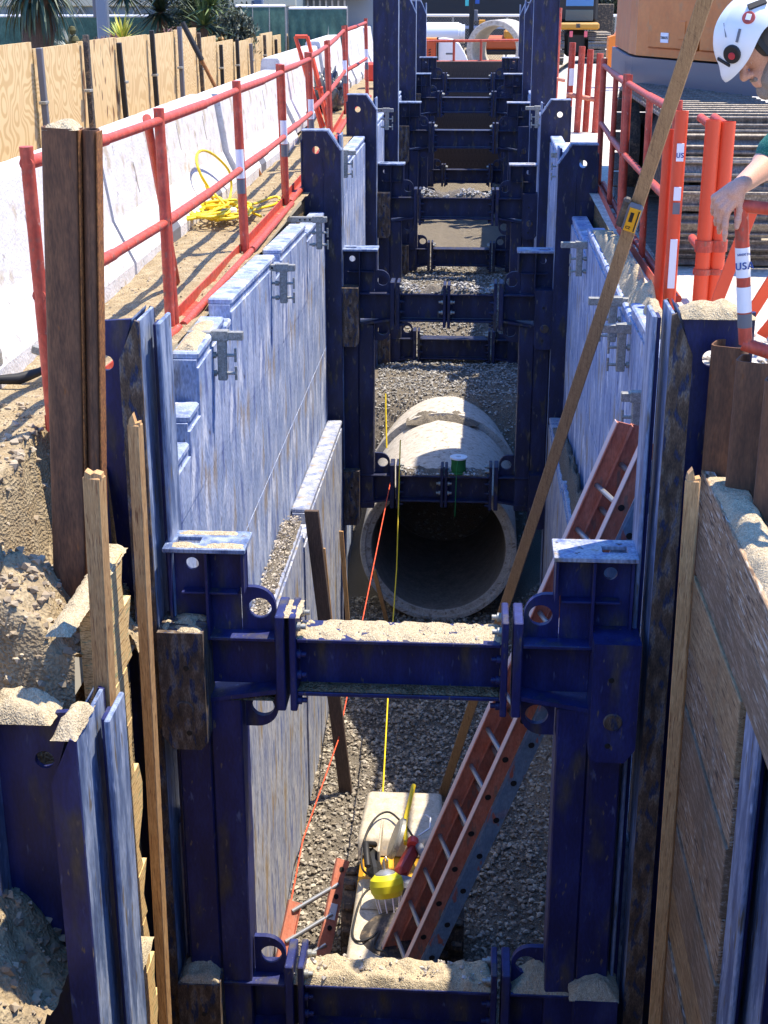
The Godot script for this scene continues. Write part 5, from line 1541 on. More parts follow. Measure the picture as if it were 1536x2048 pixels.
# ---------------------------------------------------------------- the man at the rail
# bones [a, b, ra, rb] joined with a smooth minimum and meshed as surface nets; keep(p) limits the skin to a region
func skin_mesh(st: SurfaceTool, bones: Array, cell: float, k: float) -> void:
	var lo := Vector3.INF
	var hi := -Vector3.INF
	for b in bones:
		for e in [[b[0], b[2]], [b[1], b[3]]]:
			lo = lo.min(e[0] - Vector3.ONE * (e[1] + 3.0 * cell + k))
			hi = hi.max(e[0] + Vector3.ONE * (e[1] + 3.0 * cell + k))
	var n := Vector3i(((hi - lo) / cell).ceil()) + Vector3i.ONE
	var sx := 1
	var sy := n.x
	var sz := n.x * n.y
	var f := PackedFloat32Array()
	f.resize(n.x * n.y * n.z)
	f.fill(9.0)
	for b in bones:
		var a: Vector3 = b[0]
		var ba: Vector3 = b[1] - a
		var ra: float = b[2]
		var rb: float = b[3]
		var m := maxf(ra, rb) + k + 2.5 * cell
		var l := ((a.min(b[1]) - Vector3.ONE * m - lo) / cell).floor()
		var h := ((a.max(b[1]) + Vector3.ONE * m - lo) / cell).ceil()
		var bb := maxf(ba.length_squared(), 1e-9)
		for z in range(maxi(int(l.z), 0), mini(int(h.z), n.z - 1) + 1):
			for y in range(maxi(int(l.y), 0), mini(int(h.y), n.y - 1) + 1):
				var row := y * sy + z * sz
				for x in range(maxi(int(l.x), 0), mini(int(h.x), n.x - 1) + 1):
					var p := lo + Vector3(x, y, z) * cell - a
					var t := clampf(p.dot(ba) / bb, 0.0, 1.0)
					var d := (p - ba * t).length() - lerpf(ra, rb, t)
					if d > m: continue
					var o := f[row + x]
					var hh := clampf(0.5 + 0.5 * (o - d) / k, 0.0, 1.0)
					f[row + x] = minf(o, d) if absf(o - d) >= k else lerpf(o, d, hh) - k * hh * (1.0 - hh)
	var vid := {}
	var vs := PackedVector3Array()
	var ns := PackedVector3Array()
	var off := [0, sx, sy, sx + sy, sz, sx + sz, sy + sz, sx + sy + sz]
	for z in n.z - 1:
		for y in n.y - 1:
			var row := y * sy + z * sz
			for x in n.x - 1:
				var i := row + x
				if f[i] > 3.0 * cell: continue
				var mask := 0
				for q in 8:
					if f[i + off[q]] < 0.0: mask |= 1 << q
				if mask == 0 or mask == 255: continue
				var sum := Vector3.ZERO
				var cnt := 0
				for q in 8:
					for ax in 3:
						if q & (1 << ax): continue
						var q2 := q | (1 << ax)
						var d0 := f[i + off[q]]
						var d1 := f[i + off[q2]]
						if (d0 < 0.0) == (d1 < 0.0): continue
						var pt := Vector3(q & 1, (q >> 1) & 1, q >> 2)
						pt[ax] += d0 / (d0 - d1)
						sum += pt
						cnt += 1
				vid[i] = vs.size()
				vs.append(lo + (Vector3(x, y, z) + sum / cnt) * cell)
				var g := Vector3(f[i + 1] + f[i + 1 + sy] + f[i + 1 + sz] + f[i + 1 + sy + sz] - f[i] - f[i + sy] - f[i + sz] - f[i + sy + sz],
					f[i + sy] + f[i + sy + 1] + f[i + sy + sz] + f[i + sy + sz + 1] - f[i] - f[i + 1] - f[i + sz] - f[i + sz + 1],
					f[i + sz] + f[i + sz + 1] + f[i + sz + sy] + f[i + sz + sy + 1] - f[i] - f[i + 1] - f[i + sy] - f[i + sy + 1])
				ns.append(g.normalized())
	var step := [sx, sy, sz]
	for i in vid:
		for ax in 3:
			var j: int = i + step[ax]
			if (f[i] < 0.0) == (f[j] < 0.0): continue
			var u: int = step[(ax + 1) % 3]
			var v: int = step[(ax + 2) % 3]
			if not (vid.has(i - u) and vid.has(i - v) and vid.has(i - u - v)): continue
			var q := [vid[i], vid[i - u], vid[i - u - v], vid[i - v]]
			var order := [0, 1, 2, 0, 2, 3] if f[i] < 0.0 else [0, 2, 1, 0, 3, 2]
			order.reverse()
			for w in order:
				st.set_normal(ns[q[w]])
				st.add_vertex(vs[q[w]])

func man() -> void:
	var first := get_child_count()
	var o := Vector3(1.5, 0.0, -5.0)
	var t := thing("person", "man in white helmet and green shirt leaning over the guardrail, looking down", "person", o)
	# head frame: face looks left and down
	var hc := Vector3(0.953, 1.447, -5.02) - o
	var fwd := Vector3(-0.77, -0.60, 0.16).normalized()
	var side := fwd.cross(Vector3(-0.6, 0.8, 0)).normalized()   # towards the viewer or away
	var upv := side.cross(fwd).normalized()
	if upv.y < 0: upv = -upv
	side = upv.cross(-fwd).normalized()
	var hb := Basis(side, upv, -fwd)
	var hd := func(x: float, y: float, z: float) -> Vector3: return hc + hb * Vector3(x, y, -z)   # x across, y up, z forward in the head's frame
	var sh := [Vector3(1.26, 1.3, -4.84) - o, Vector3(1.24, 1.29, -5.22) - o]
	var el := [Vector3(1.08, 1.02, -4.86) - o, Vector3(1.03, 1.05, -5.24) - o]
	var wr := [Vector3(1.28, 0.98, -4.72) - o, Vector3(0.895, 1.0, -5.0) - o]
	var hip := Vector3(1.72, 0.95, -5.03) - o
	var st := sg()
	# trunk, neck, limbs
	var bones := [[hip + Vector3(0, 0, .07), hip + Vector3(-.2, .19, .08), .14, .13], [hip + Vector3(0, 0, -.07), hip + Vector3(-.2, .19, -.08), .14, .13], [hip + Vector3(-.2, .19, 0), Vector3(1.3, 1.28, -5.03) - o, .15, .14], [sh[0], sh[1], .08, .08],
		[Vector3(1.24, 1.32, -5.03) - o, hd.call(0, -0.06, -0.06), .065, .06]]
	for s in 2:
		bones.append([sh[s], el[s], .062, .05])
		bones.append([el[s], wr[s], .048, .031])
		var zz := -0.12 if s else 0.12
		bones.append([hip + Vector3(0, -.05, zz * .8), Vector3(0.14, 0.5, zz), .1, .065])
		bones.append([Vector3(0.14, 0.5, zz), Vector3(0.2, 0.08, zz), .065, .045])
	skin_mesh(st, bones, 0.0125, 0.035)
	# head
	var hbones := [[hd.call(0, .04, -.02), hd.call(0, .035, .02), .088, .08], [hd.call(0, -.03, .02), hd.call(0, -.06, .05), .068, .05], [hd.call(.0, -.105, .06), hd.call(0, -.1, .075), .03, .026], [hd.call(.03, -.07, .04), hd.call(.045, -.03, .0), .036, .04], [hd.call(-.03, -.07, .04), hd.call(-.045, -.03, .0), .036, .04],
		[hd.call(0, .012, .094), hd.call(0, -.026, .116), .011, .0145], [hd.call(.012, -.03, .1), hd.call(.012, -.03, .102), .01, .01], [hd.call(-.012, -.03, .1), hd.call(-.012, -.03, .102), .01, .01],
		[hd.call(.04, .025, .076), hd.call(.012, .026, .088), .01, .011], [hd.call(-.04, .025, .076), hd.call(-.012, .026, .088), .01, .011],
		[hd.call(-.02, -.063, .092), hd.call(.02, -.063, .092), .009, .009], [hd.call(-.018, -.076, .088), hd.call(.018, -.076, .088), .01, .01],
		[hd.call(0, -.06, -.05), hd.call(0, -.14, -.06), .06, .058]]
	for s in [-1.0, 1.0]:   # ears
		hbones.append([hd.call(s * .082, .0, -.005), hd.call(s * .09, .03, -.012), .009, .012])
		hbones.append([hd.call(s * .09, .03, -.012), hd.call(s * .088, .01, -.026), .012, .01])
		hbones.append([hd.call(s * .086, -.02, -.004), hd.call(s * .082, -.01, .0), .009, .008])
	skin_mesh(st, hbones, 0.004, 0.012)
	# hands: wrist, palm, five digits
	for s in 2:
		var w: Vector3 = wr[s]
		var dn := Vector3(-0.62, -0.62, 0.1).normalized() if s else Vector3(-0.3, -0.2, 0.9).normalized()   # down the hand
		var ac := (Vector3(0.62, -0.74, 0.25).normalized() if s else Vector3(0.5, -0.7, 0.0).normalized())   # across, towards the thumb
		ac = (ac - dn * ac.dot(dn)).normalized()
		var bk := ac.cross(dn).normalized()   # out of the back of the hand
		if bk.z < 0 and s == 1: bk = -bk
		var hand := [[w, w + dn * .03, .03, .03]]
		var kn := []
		for q in 4:
			var a := (1.5 - q) * 0.021
			var base: Vector3 = w + dn * (.092 - .004 * absf(q - 1.0)) + ac * a + bk * (.004 - .003 * absf(q - 1.3))
			kn.append(base)
			hand.append([w + dn * .02 + ac * a * .55, base, .019, .0135])
		var down := Vector3(0.18, -0.95, 0.1).normalized()
		var lens := [.046, .05, .046, .036]
		for q in 4:
			var curl := 0.15 if (q == 0 and s == 1) else 0.75 + 0.12 * q
			var d1 := (dn.lerp(down, 0.75) - bk * curl * 0.5).normalized()
			var d2 := (d1 * (1.0 - curl * .35) + down * .4 - bk * curl * 0.75).normalized()
			var d3 := (d2 - bk * curl * 0.5 + ac * 0.0).normalized()
			var p1: Vector3 = kn[q] + d1 * lens[q]
			var p2: Vector3 = p1 + d2 * lens[q] * .62
			hand.append([kn[q], p1, .0115, .0098])
			hand.append([p1, p2, .0098, .0088])
			hand.append([p2, p2 + d3 * lens[q] * .48, .0088, .0074])
		var tb := w + dn * .028 + ac * .026
		var td := (dn * .55 + ac * .75 - bk * 0.2).normalized()
		var t1 := tb + td * .042
		var t2 := t1 + (dn * .7 + ac * .25 + down * 0.6).normalized() * .034
		hand.append([w + dn * .015 + ac * .008, tb, .021, .017])
		hand.append([tb, t1, .016, .0125])
		hand.append([t1, t2, .0122, .011])
		hand.append([t2, t2 + (dn * .5 + down).normalized() * .024, .011, .0085])
		skin_mesh(st, hand, 0.003, 0.007)
	var body := obj("body", st, M.skin, t)
	# clothes
	st = sg()
	var cl := [[hip + Vector3(-.03, .05, .07), hip + Vector3(-.2, .19, .08), .155, .15], [hip + Vector3(-.03, .05, -.07), hip + Vector3(-.2, .19, -.08), .155, .15], [hip + Vector3(-.2, .19, 0), Vector3(1.3, 1.28, -5.03) - o, .165, .152], [sh[0], sh[1], .095, .095]]
	for s in 2: cl.append([sh[s], sh[s].lerp(el[s], .86), .082, .076])
	skin_mesh(st, cl, 0.011, 0.03)
	obj("shirt", st, mk([[0.0, C("0f5a4c")], [0.55, C("14695a")], [0.72, C("1a7362")], [0.8, C("8fb3a4")], [1.0, C("a9c7b8")]], 9.0, 0.85, {"size": 256, "fine": 0.12, "f": 0.05, "seed": 61}), t)
	st = sg()
	var tr := [[hip + Vector3(0, .06, .07), hip + Vector3(0, -.05, .07), .15, .14], [hip + Vector3(0, .06, -.07), hip + Vector3(0, -.05, -.07), .15, .14]]
	for s in 2:
		var zz := -0.12 if s else 0.12
		tr.append([hip + Vector3(0, -.05, zz * .8), Vector3(0.14, 0.5, zz), .115, .08])
		tr.append([Vector3(0.14, 0.5, zz), Vector3(0.2, 0.1, zz), .08, .068])
	skin_mesh(st, tr, 0.014, 0.03)
	obj("trousers", st, flat(C("2b3242"), 0.85), t)
	for s in 2:
		var zz := -0.12 if s else 0.12
		st = sg()
		skin_mesh(st, [[Vector3(0.2, 0.1, zz), Vector3(0.2, 0.05, zz), .055, .05], [Vector3(0.22, 0.045, zz), Vector3(0.02, 0.04, zz), .045, .04]], 0.012, 0.03)
		obj("boot", st, flat(C("5a4530"), 0.8), t)
	# beard, hair, helmet, strap
	st = sg()
	skin_mesh(st, [[hd.call(.0, -.112, .062), hd.call(0, -.105, .078), .038, .034], [hd.call(.03, -.08, .05), hd.call(.055, -.035, .005), .041, .037], [hd.call(-.03, -.08, .05), hd.call(-.055, -.035, .005), .041, .037], [hd.call(-.022, -.054, .094), hd.call(.022, -.054, .094), .009, .009]], 0.004, 0.01)
	obj("beard", st, mk([[0.0, C("7c6a5c")], [0.5, C("9c8e82")], [1.0, C("bdb2a8")]], Vector3(22, 22, 22), 0.95, {"size": 256, "fine": 0.5, "f": 0.06, "seed": 62, "bump": 0.4}), t)
	st = sg()
	skin_mesh(st, [[hd.call(0, .05, -.03), hd.call(0, .04, .0), .097, .09], [hd.call(.05, .01, -.03), hd.call(.06, .03, .01), .04, .036], [hd.call(-.05, .01, -.03), hd.call(-.06, .03, .01), .04, .036], [hd.call(0, -.03, -.07), hd.call(0, 0.0, -.06), .05, .06]], 0.005, 0.02)
	obj("hair", st, flat(C("46413c"), 0.95), t)
	for s in [-1.0, 1.0]:
		st = sg()
		lathe(st, [Vector2(0, .011), Vector2(.008, .008), Vector2(.011, 0)], 10, Transform3D(Basis(Vector3.RIGHT, PI / 2) , Vector3.ZERO))
		var ey := obj("eye", st, M.white, t, hd.call(s * .03, .008, .083))
		ey.basis = hb
	# helmet: a shell with a longer forehead and cut over the ears
	st = sg()
	var R := func(a: float, e: float) -> Vector3:
		var q := Vector3(sin(a) * cos(e) * .126, sin(e) * .15, cos(a) * cos(e) * (.158 if cos(a) > 0 else .148))
		return q
	var low := func(a: float) -> float:   # the rim's height round the head: low in front and at the nape, raised over the ears
		return -0.06 - 0.26 * pow(maxf(cos(a), 0.0), 1.5) + 0.30 * pow(absf(sin(a)), 6.0) * 0.9 - 0.3 * maxf(-cos(a), 0.0)
	sheet(st, 64, 22, func(i: int, j: int):
		var a := TAU * i / 64.0
		var e0: float = low.call(a)
		var e := lerpf(e0, PI / 2, j / 22.0)
		var q: Vector3 = R.call(a, e)
		var ridge := 0.006 * exp(-pow((absf(q.x) - 0.055) / 0.012, 2.0)) * smooth(0.3, 0.9, e)
		q *= 1.0 + ridge * 6.0
		if cos(a) > 0.6 and e < 0.05: q += Vector3(0, 0, 0.03) * (cos(a) - 0.6) * 2.0 * smooth(0.1, -0.3, e)
		return hd.call(q.x, q.y + 0.045, q.z))
	sheet(st, 64, 3, func(i: int, j: int):
		var a := TAU * i / 64.0
		var q: Vector3 = R.call(a, low.call(a))
		if cos(a) > 0.6: q += Vector3(0, 0, 0.03) * (cos(a) - 0.6) * 2.0 * smooth(0.1, -0.3, low.call(a))
		q *= 1.0 - 0.035 * j
		return hd.call(q.x, q.y + 0.045, q.z))
	var hel := obj("helmet", st, M.white, t)
	M.white.clearcoat_enabled = true
	var face := 1.0 if hb.x.z > 0 else -1.0   # the side turned to the viewer
	var on_shell := func(a: float, e: float, lift: float) -> Transform3D:
		var q: Vector3 = R.call(a, e)
		var p: Vector3 = hd.call(q.x, q.y + .045, q.z)
		var nn: Vector3 = (hb * Vector3(q.x / pow(.126, 2), q.y / pow(.15, 2), -q.z / pow(.158, 2))).normalized()
		var x := (fwd - nn * fwd.dot(nn)).normalized()
		return Transform3D(Basis(x, nn.cross(x), nn), p + nn * lift)
	for e in [["ear_bolt", 0.62, 0.16, 0.030, M.black, 0.004], ["ear_bolt_button", 0.62, 0.13, 0.012, flat(C("b8323a"), 0.5), 0.008], ["round_emblem", 1.35, 0.62, 0.021, flat(C("a8483c"), 0.5), 0.002]]:
		st = sg()
		var xf: Transform3D = on_shell.call(e[1] * face, e[2], e[5])
		lathe(st, [Vector2(0, .003), Vector2(e[3] * .9, .003), Vector2(e[3], 0), Vector2(e[3], -.012)], 24, Transform3D(xf.basis * Basis(Vector3.RIGHT, PI / 2), xf.origin))
		obj(e[0], st, e[4], hel)
	var xe: Transform3D = on_shell.call(1.35 * face, 0.62, 0.0055)
	obj("emblem_square", one_box(xe.origin, Vector3(.02, .017, .002), .001, xe.basis * Basis(Vector3(0, 0, 1), 0.6)), M.label, hel)
	for e in [["vent_slot", 0.28, 0.1, Vector3(.012, .055, .006), M.black, 0.5], ["sticker", 0.95, 0.42, Vector3(.042, .009, .002), M.grey, 0.6], ["vent_slot", 1.75, 0.75, Vector3(.06, .022, .008), M.black, -0.3], ["vent_slot", 0.62, 0.7, Vector3(.05, .003, .004), M.grey, 0.9]]:
		var xf: Transform3D = on_shell.call(e[1] * face, e[2], 0.002)
		obj(e[0], one_box(xf.origin, e[3], .0015, xf.basis * Basis(Vector3(0, 0, 1), e[5])), e[4], hel)
	st = sg()
	for s in [-1.0, 1.0]:
		bar(st, hd.call(s * .093, .06, .04), hd.call(s * .09, -.03, .03), .02, .004, hb * Vector3(0, 0, 1), .001)
		bar(st, hd.call(s * .097, .03, -.07), hd.call(s * .09, -.03, .03), .02, .004, hb * Vector3(0, 0, 1), .001)
		bar(st, hd.call(s * .09, -.03, .03), hd.call(s * .03, -.142, .07), .018, .004, hb * Vector3(0, 0, 1), .001)
	obj("chin_strap", st, M.black, t)
	on_site(first)

# ---------------------------------------------------------------- plants and background
func blades(st: SurfaceTool, c: Vector3, n: int, len: float, w: float, droop: float, e0: float, e1: float, cols: Array) -> void:
	for i in n:
		var a := rng.randf() * TAU
		var e := lerpf(e0, e1, rng.randf())
		var L := len * rng.randf_range(0.7, 1.1)
		var col: Color = cols[rng.randi() % cols.size()]
		var k := rng.randf_range(0.7, 1.25)
		st.set_color(Color(col.r * k, col.g * k, col.b * k))
		var p := c
		var sidev := Vector3(-sin(a), 0, cos(a))
		var last := [p + sidev * w * 0.4, p - sidev * w * 0.4]
		for s in 4:
			var ee := e - droop * pow((s + 1) / 4.0, 1.5)
			p += Vector3(cos(a) * cos(ee), sin(ee), sin(a) * cos(ee)) * L / 4.0
			var ww := w * (1.0 - pow((s + 1) / 4.0, 1.6)) * 0.5 + 0.001
			var cur := [p + sidev * ww, p - sidev * ww]
			var nn := sidev.cross(p - c).normalized()
			quad(st, last[0], last[1], cur[1], cur[0], nn if nn.y > 0 else -nn)
			last = cur

func spiky(called: String, label: String, at: Vector3, trunk: float, heads: Array, n: int, len: float, w: float, droop: float, e0: float, e1: float, cols: Array, group := "", category := "plant") -> void:
	var t := thing(called, label, category, at, 0.0, group)
	if trunk > 0.0:
		var st := sg()
		var pts := []
		var rad := []
		for i in 9:
			pts.append(Vector3(0.02 * sin(i * 1.3), heads[0].y * i / 8.0, 0.02 * cos(i * 1.7)))
			rad.append(trunk * (1.15 - 0.3 * i / 8.0) * (1.0 + 0.08 * (i % 2)))
		tube(st, pts, rad, 14)
		obj("trunk", st, M.darkboard, t)
	for h in heads:
		var st := sg()
		blades(st, h, n, len, w, droop, e0, e1, cols)
		obj("foliage", st, M.leaf, t)

func bush(label: String, at: Vector3, size: Vector3, n: int, leaf: float, cols: Array) -> void:
	var t := thing("bush", label, "bush", at, 0.0, "garden bushes behind the plywood fence")
	var st := sg()
	var nz := noise(int(at.z * -31) + 7, 2.2, 3)
	for i in n:
		var d := Vector3(rng.randfn(), rng.randfn(), rng.randfn()).normalized()
		var r := pow(rng.randf(), 0.45) * (0.75 + 0.5 * nz.get_noise_3dv(d * 1.3))
		var p := Vector3(d.x * size.x, d.y * size.y + size.y, d.z * size.z) * r + Vector3(0, size.y * (1.0 - r), 0)
		var col: Color = cols[rng.randi() % cols.size()]
		var k := rng.randf_range(0.6, 1.3)
		st.set_color(Color(col.r * k, col.g * k, col.b * k))
		var b := Basis.from_euler(Vector3(rng.randf() * TAU, rng.randf() * TAU, 0))
		var l := leaf * rng.randf_range(0.6, 1.3)
		quad(st, p + b * Vector3(-l * .2, 0, 0), p + b * Vector3(0, l * .5, 0.1 * l), p + b * Vector3(l * .2, 0, 0), p + b * Vector3(0, -l * .5, .1 * l), b.z)
	obj("leaves", st, M.leaf, t)
	st = sg()
	for k in 5: tube(st, [Vector3.ZERO, Vector3(rng.randf_range(-.4, .4) * size.x, size.y * 1.1, rng.randf_range(-.4, .4) * size.z)], [0.03, 0.01], 6)
	obj("stems", st, M.darkboard, t)

func background() -> void:
	var first := get_child_count()
	var dk := [Color(.045, .075, .04), Color(.07, .1, .05), Color(.03, .055, .035)]
	var lt := [Color(.12, .17, .05), Color(.16, .22, .06), Color(.08, .13, .04)]
	spiky("yucca_tree", "thick-trunked yucca with drooping dark leaves at the top left corner", Vector3(-4.76, 0.5, -16.0), 0.17, [Vector3(0, 1.22, 0)], 260, 0.75, 0.05, 0.9, -0.9, 1.3, dk, "", "tree")
	spiky("yucca_plant", "bright yellow-striped yucca above the fence", Vector3(-4.62, 0.9, -19.2), 0.0, [Vector3(0, 0.12, 0)], 70, 0.36, 0.04, 0.15, 0.1, 1.5, [Color(.55, .5, .06), Color(.62, .58, .12), Color(.3, .36, .06)])
	spiky("yucca_plant", "tall dark many-headed yucca left of the yellow one's top", Vector3(-4.6, 0.6, -21.5), 0.08, [Vector3(0, 0.75, 0), Vector3(-0.45, 1.0, 0.2), Vector3(0.45, 0.95, -0.2), Vector3(-0.2, 1.35, -0.1), Vector3(0.25, 1.4, 0.1)], 150, 0.6, 0.045, 0.35, -0.5, 1.4, dk, "dark yuccas behind the fence")
	spiky("yucca_plant", "dark many-headed yucca right of the yellow one", Vector3(-3.98, 0.6, -21.0), 0.08, [Vector3(0, 0.7, 0), Vector3(-0.4, 1.05, 0.2), Vector3(0.3, 1.2, 0.1)], 150, 0.6, 0.045, 0.35, -0.4, 1.4, dk, "dark yuccas behind the fence")
	spiky("yucca_plant", "light green spiky yucca beside the dark bushes", Vector3(-3.62, 0.7, -19.6), 0.05, [Vector3(0, 0.5, 0), Vector3(0.12, 0.75, 0)], 110, 0.5, 0.04, 0.2, -0.2, 1.5, lt)
	spiky("agave_plant", "grey-green agave low behind the fence", Vector3(-4.75, 0.8, -17.2), 0.0, [Vector3(0, 0.15, 0)], 46, 0.34, 0.06, 0.1, 0.2, 1.3, [Color(.17, .2, .16), Color(.22, .24, .2)])
	spiky("agave_plant", "small pinkish succulent beside the grey agave", Vector3(-4.5, 0.85, -17.6), 0.0, [Vector3(0, 0.12, 0), Vector3(0.16, 0.16, 0)], 46, 0.18, 0.07, 0.0, 0.0, 1.4, [Color(.3, .16, .15), Color(.36, .22, .2)])
	bush("dark grey-green shrub beside the light yucca", Vector3(-3.35, 0.55, -20.6), Vector3(0.36, 0.5, 0.4), 2600, 0.09, [Color(.11, .13, .09), Color(.15, .16, .11), Color(.07, .09, .06)])
	bush("reddish brown shrub in front of the light yucca", Vector3(-3.85, 0.6, -18.6), Vector3(0.35, 0.33, 0.3), 1800, 0.07, [Color(.2, .12, .07), Color(.15, .15, .06), Color(.26, .13, .1)])
	bush("orange-flowering shrub right of the light yucca", Vector3(-3.4, 0.65, -19.2), Vector3(0.25, 0.26, 0.3), 1300, 0.06, [Color(.1, .13, .05), Color(.4, .2, .05), Color(.12, .12, .05)])
	bush("dark green hedge filling in behind the yuccas", Vector3(-4.4, 0.4, -23.5), Vector3(0.9, 0.75, 0.5), 5200, 0.1, dk)
	var cc := thing("cactus", "knobbly cactus with stacked pads beside the yucca trunk", "cactus", Vector3(-4.42, 0.55, -16.3))
	for e in [[0, 0.25, 0.05], [0.03, 0.36, 0.055], [-0.01, 0.46, 0.06], [-0.04, 0.57, 0.06], [-0.06, 0.68, 0.05], [0.06, 0.3, 0.045], [0.2, 0.32, 0.03], [0.2, 0.42, 0.035], [0.205, 0.52, 0.03]]:
		var st := sg()
		lathe(st, [Vector2(0, e[2]), Vector2(e[2] * .7, e[2] * .75), Vector2(e[2], 0), Vector2(e[2] * .7, -e[2] * .75), Vector2(0, -e[2])], 12, Transform3D(Basis.IDENTITY, Vector3(e[0], e[1], 0)))
		obj("pad", st, flat(C("5a5a3c"), 0.9), cc)
	for e in [[Vector3(-5.06, 0.4, -20.0), 0.075, "blue-grey steel lamp post among the yuccas at upper left"], [Vector3(-3.53, 0.3, -24.0), 0.07, "thinner grey lamp post left of the green screens"]]:
		var t := thing("lamp_post", e[2], "post", e[0])
		obj("shaft", one_box(Vector3(0, 2.2, 0), Vector3(e[1] * 2, 4.4, e[1] * 2), 0.02), flat(C("7c8796"), 0.5, 0.2), t)
		obj("access_box", one_box(Vector3(-e[1] * 1.2, 1.05, 0), Vector3(0.06, 0.3, 0.1), 0.01), M.grey, t)
	on_site(first)
	# green screened fences
	for e in [["green screened fence behind the yucca trunk at upper left", Vector3(-10.6, 0, -30.0), Vector3(-6.2, 0, -30.0), 1.15], ["dark green screened fence right of the shrubs", Vector3(-4.75, 0, -29.0), Vector3(-3.9, 0, -30.0), 1.35], ["pale green screened fence, the last before the white wall", Vector3(-3.85, 0, -30.2), Vector3(-2.75, 0, -31.0), 1.3]]:
		var t := thing("screen_fence", e[0], "fence", e[1], 0.0, "green screened fences at the back")
		var d: Vector3 = e[2] - e[1]
		var st := sg()
		sheet(st, 40, 8, func(i: int, j: int): return d * (i / 40.0) + Vector3(0, lerpf(-0.8, e[3], j / 8.0), 0.05 * sin(i * 0.9) * (1.0 - j / 8.0)))
		obj("green_screen", st, M.screen, t)
		for k in 4:
			st = sg()
			tube(st, [d * (k / 3.0) + Vector3(0, -0.8, -0.04), d * (k / 3.0) + Vector3(0, e[3] + 0.06, -0.04)], 0.03, 8)
			obj("post", st, M.galv, t)
		st = sg()
		tube(st, [Vector3(0, e[3] + 0.02, -0.03), d + Vector3(0, e[3] + 0.02, -0.03)], 0.03, 8)
		obj("top_bar", st, M.white, t)
	var b := thing("building", "grey-green low building with a pale band behind the green screens at upper left", "building", Vector3(-9.0, -0.8, -38.0))
	obj("wall", one_box(Vector3(0, 1.9, 0), Vector3(9.0, 3.8, 3.0), 0.03), flat(C("77858a"), 0.8), b)
	obj("fascia", one_box(Vector3(0, 2.25, 1.55), Vector3(9.1, 0.3, 0.1), 0.02), flat(C("c9c4a8"), 0.8), b)
	for k in 7:
		var st := sg()
		var x := -2.5 + 0.7 * k
		bar(st, Vector3(x, 1.55, 1.6), Vector3(x + 0.35, 2.1, 1.6), 0.06, 0.04, Vector3(0, 0, 1), 0.004)
		bar(st, Vector3(x + 0.35, 2.1, 1.62), Vector3(x + 0.7, 1.55, 1.62), 0.06, 0.04, Vector3(0, 0, 1), 0.004)
		obj("truss_bar", st, M.galv, b)
	b = thing("building", "grey shed with a slatted railing above the pale green screen", "building", Vector3(-4.4, -0.8, -40.0))
	obj("wall", one_box(Vector3(0, 1.9, 0), Vector3(3.4, 3.8, 2.0), 0.03), flat(C("8d9498"), 0.7), b)
	for k in 16: obj("slat", one_box(Vector3(-1.5 + 0.16 * k, 2.05, 1.05), Vector3(0.05, 0.36, 0.04), 0.004), M.white, b)
	obj("awning", one_box(Vector3(0.6, 2.4, 1.3), Vector3(1.9, 0.16, 0.8), 0.03), M.grey, b)
	b = thing("container", "plain pale blue-white container wall beside the tall navy post", "container", Vector3(-4.0, -0.6, -50.0))
	obj("wall", one_box(Vector3(-0.35, 2.1, 0), Vector3(2.9, 2.9, 2.4), 0.03), flat(C("c3ccdd"), 0.6), b)
	obj("seam", one_box(Vector3(0.1, 2.1, 1.21), Vector3(0.03, 2.88, 0.02), 0.004), M.grey, b)
	obj("skid", one_box(Vector3(-0.35, 0.42, 0), Vector3(2.9, 0.4, 2.2), 0.03), M.black, b)
	# far end of the trench
	var t := thing("hydro_tank", "white rounded tank machine with an orange panel at the far end of the trench", "machine", Vector3(-0.75, -0.8, -44.0))
	var st := sg()
	prism(st, PackedVector2Array([Vector2(0.05, 0), Vector2(0.95, 0), Vector2(0.9, 0.35), Vector2(0.72, 0.75), Vector2(0.56, 1.0), Vector2(0.36, 1.13), Vector2(0.1, 1.17), Vector2(-0.12, 1.14), Vector2(-0.12, 0.55)]), -0.6, 0.3, Transform3D(Basis.IDENTITY, Vector3(-0.4, 0, 0)))
	obj("tank_shell", st, M.white, t)
	obj("orange_panel", one_box(Vector3(-0.75, 0.66, 0.15), Vector3(0.5, 0.95, 0.4), 0.03), flat(C("c4562e"), 0.55), t)
	obj("panel_lid", one_box(Vector3(-0.75, 1.15, 0.12), Vector3(0.55, 0.07, 0.5), 0.02), flat(C("f08a3a"), 0.5), t)
	for k in 10: obj("vent", one_box(Vector3(-0.82 + 0.13 * (k % 2), 0.85 - 0.07 * (k / 2), 0.355), Vector3(0.07, 0.03, 0.01), 0.002, Basis(Vector3(0, 0, 1), 0.4)), M.black, t)
	obj("frame_bar", one_box(Vector3(-0.46, 0.6, 0.34), Vector3(0.05, 1.2, 0.05), 0.006), M.black, t)
	obj("print_mark", one_box(Vector3(-0.12, 0.74, 0.303), Vector3(0.2, 0.05, 0.004), 0.001), M.grey, t)
	obj("print_mark", one_box(Vector3(-0.28, 0.4, 0.303), Vector3(0.1, 0.04, 0.004), 0.001, Basis(Vector3(0, 0, 1), 0.2)), flat(C("3c7a5a"), 0.6), t)
	st = sg()
	lathe(st, [Vector2(0.035, 0), Vector2(0.035, .006), Vector2(0.055, .006), Vector2(0.055, 0)], 20, Transform3D(Basis(Vector3.RIGHT, PI / 2), Vector3(0.05, 0.38, 0.302)))
	obj("round_mark", st, M.grey, t)
	for k in 3: obj("print_mark", one_box(Vector3(0.2, 0.4 - 0.025 * k, 0.303), Vector3(0.13, 0.012, 0.004), 0.001), M.grey, t)
	t = thing("pipe_ring", "concrete pipe standing end-on at the far end of the trench", "pipe", Vector3(0.45, -0.05, -46.5))
	st = sg()
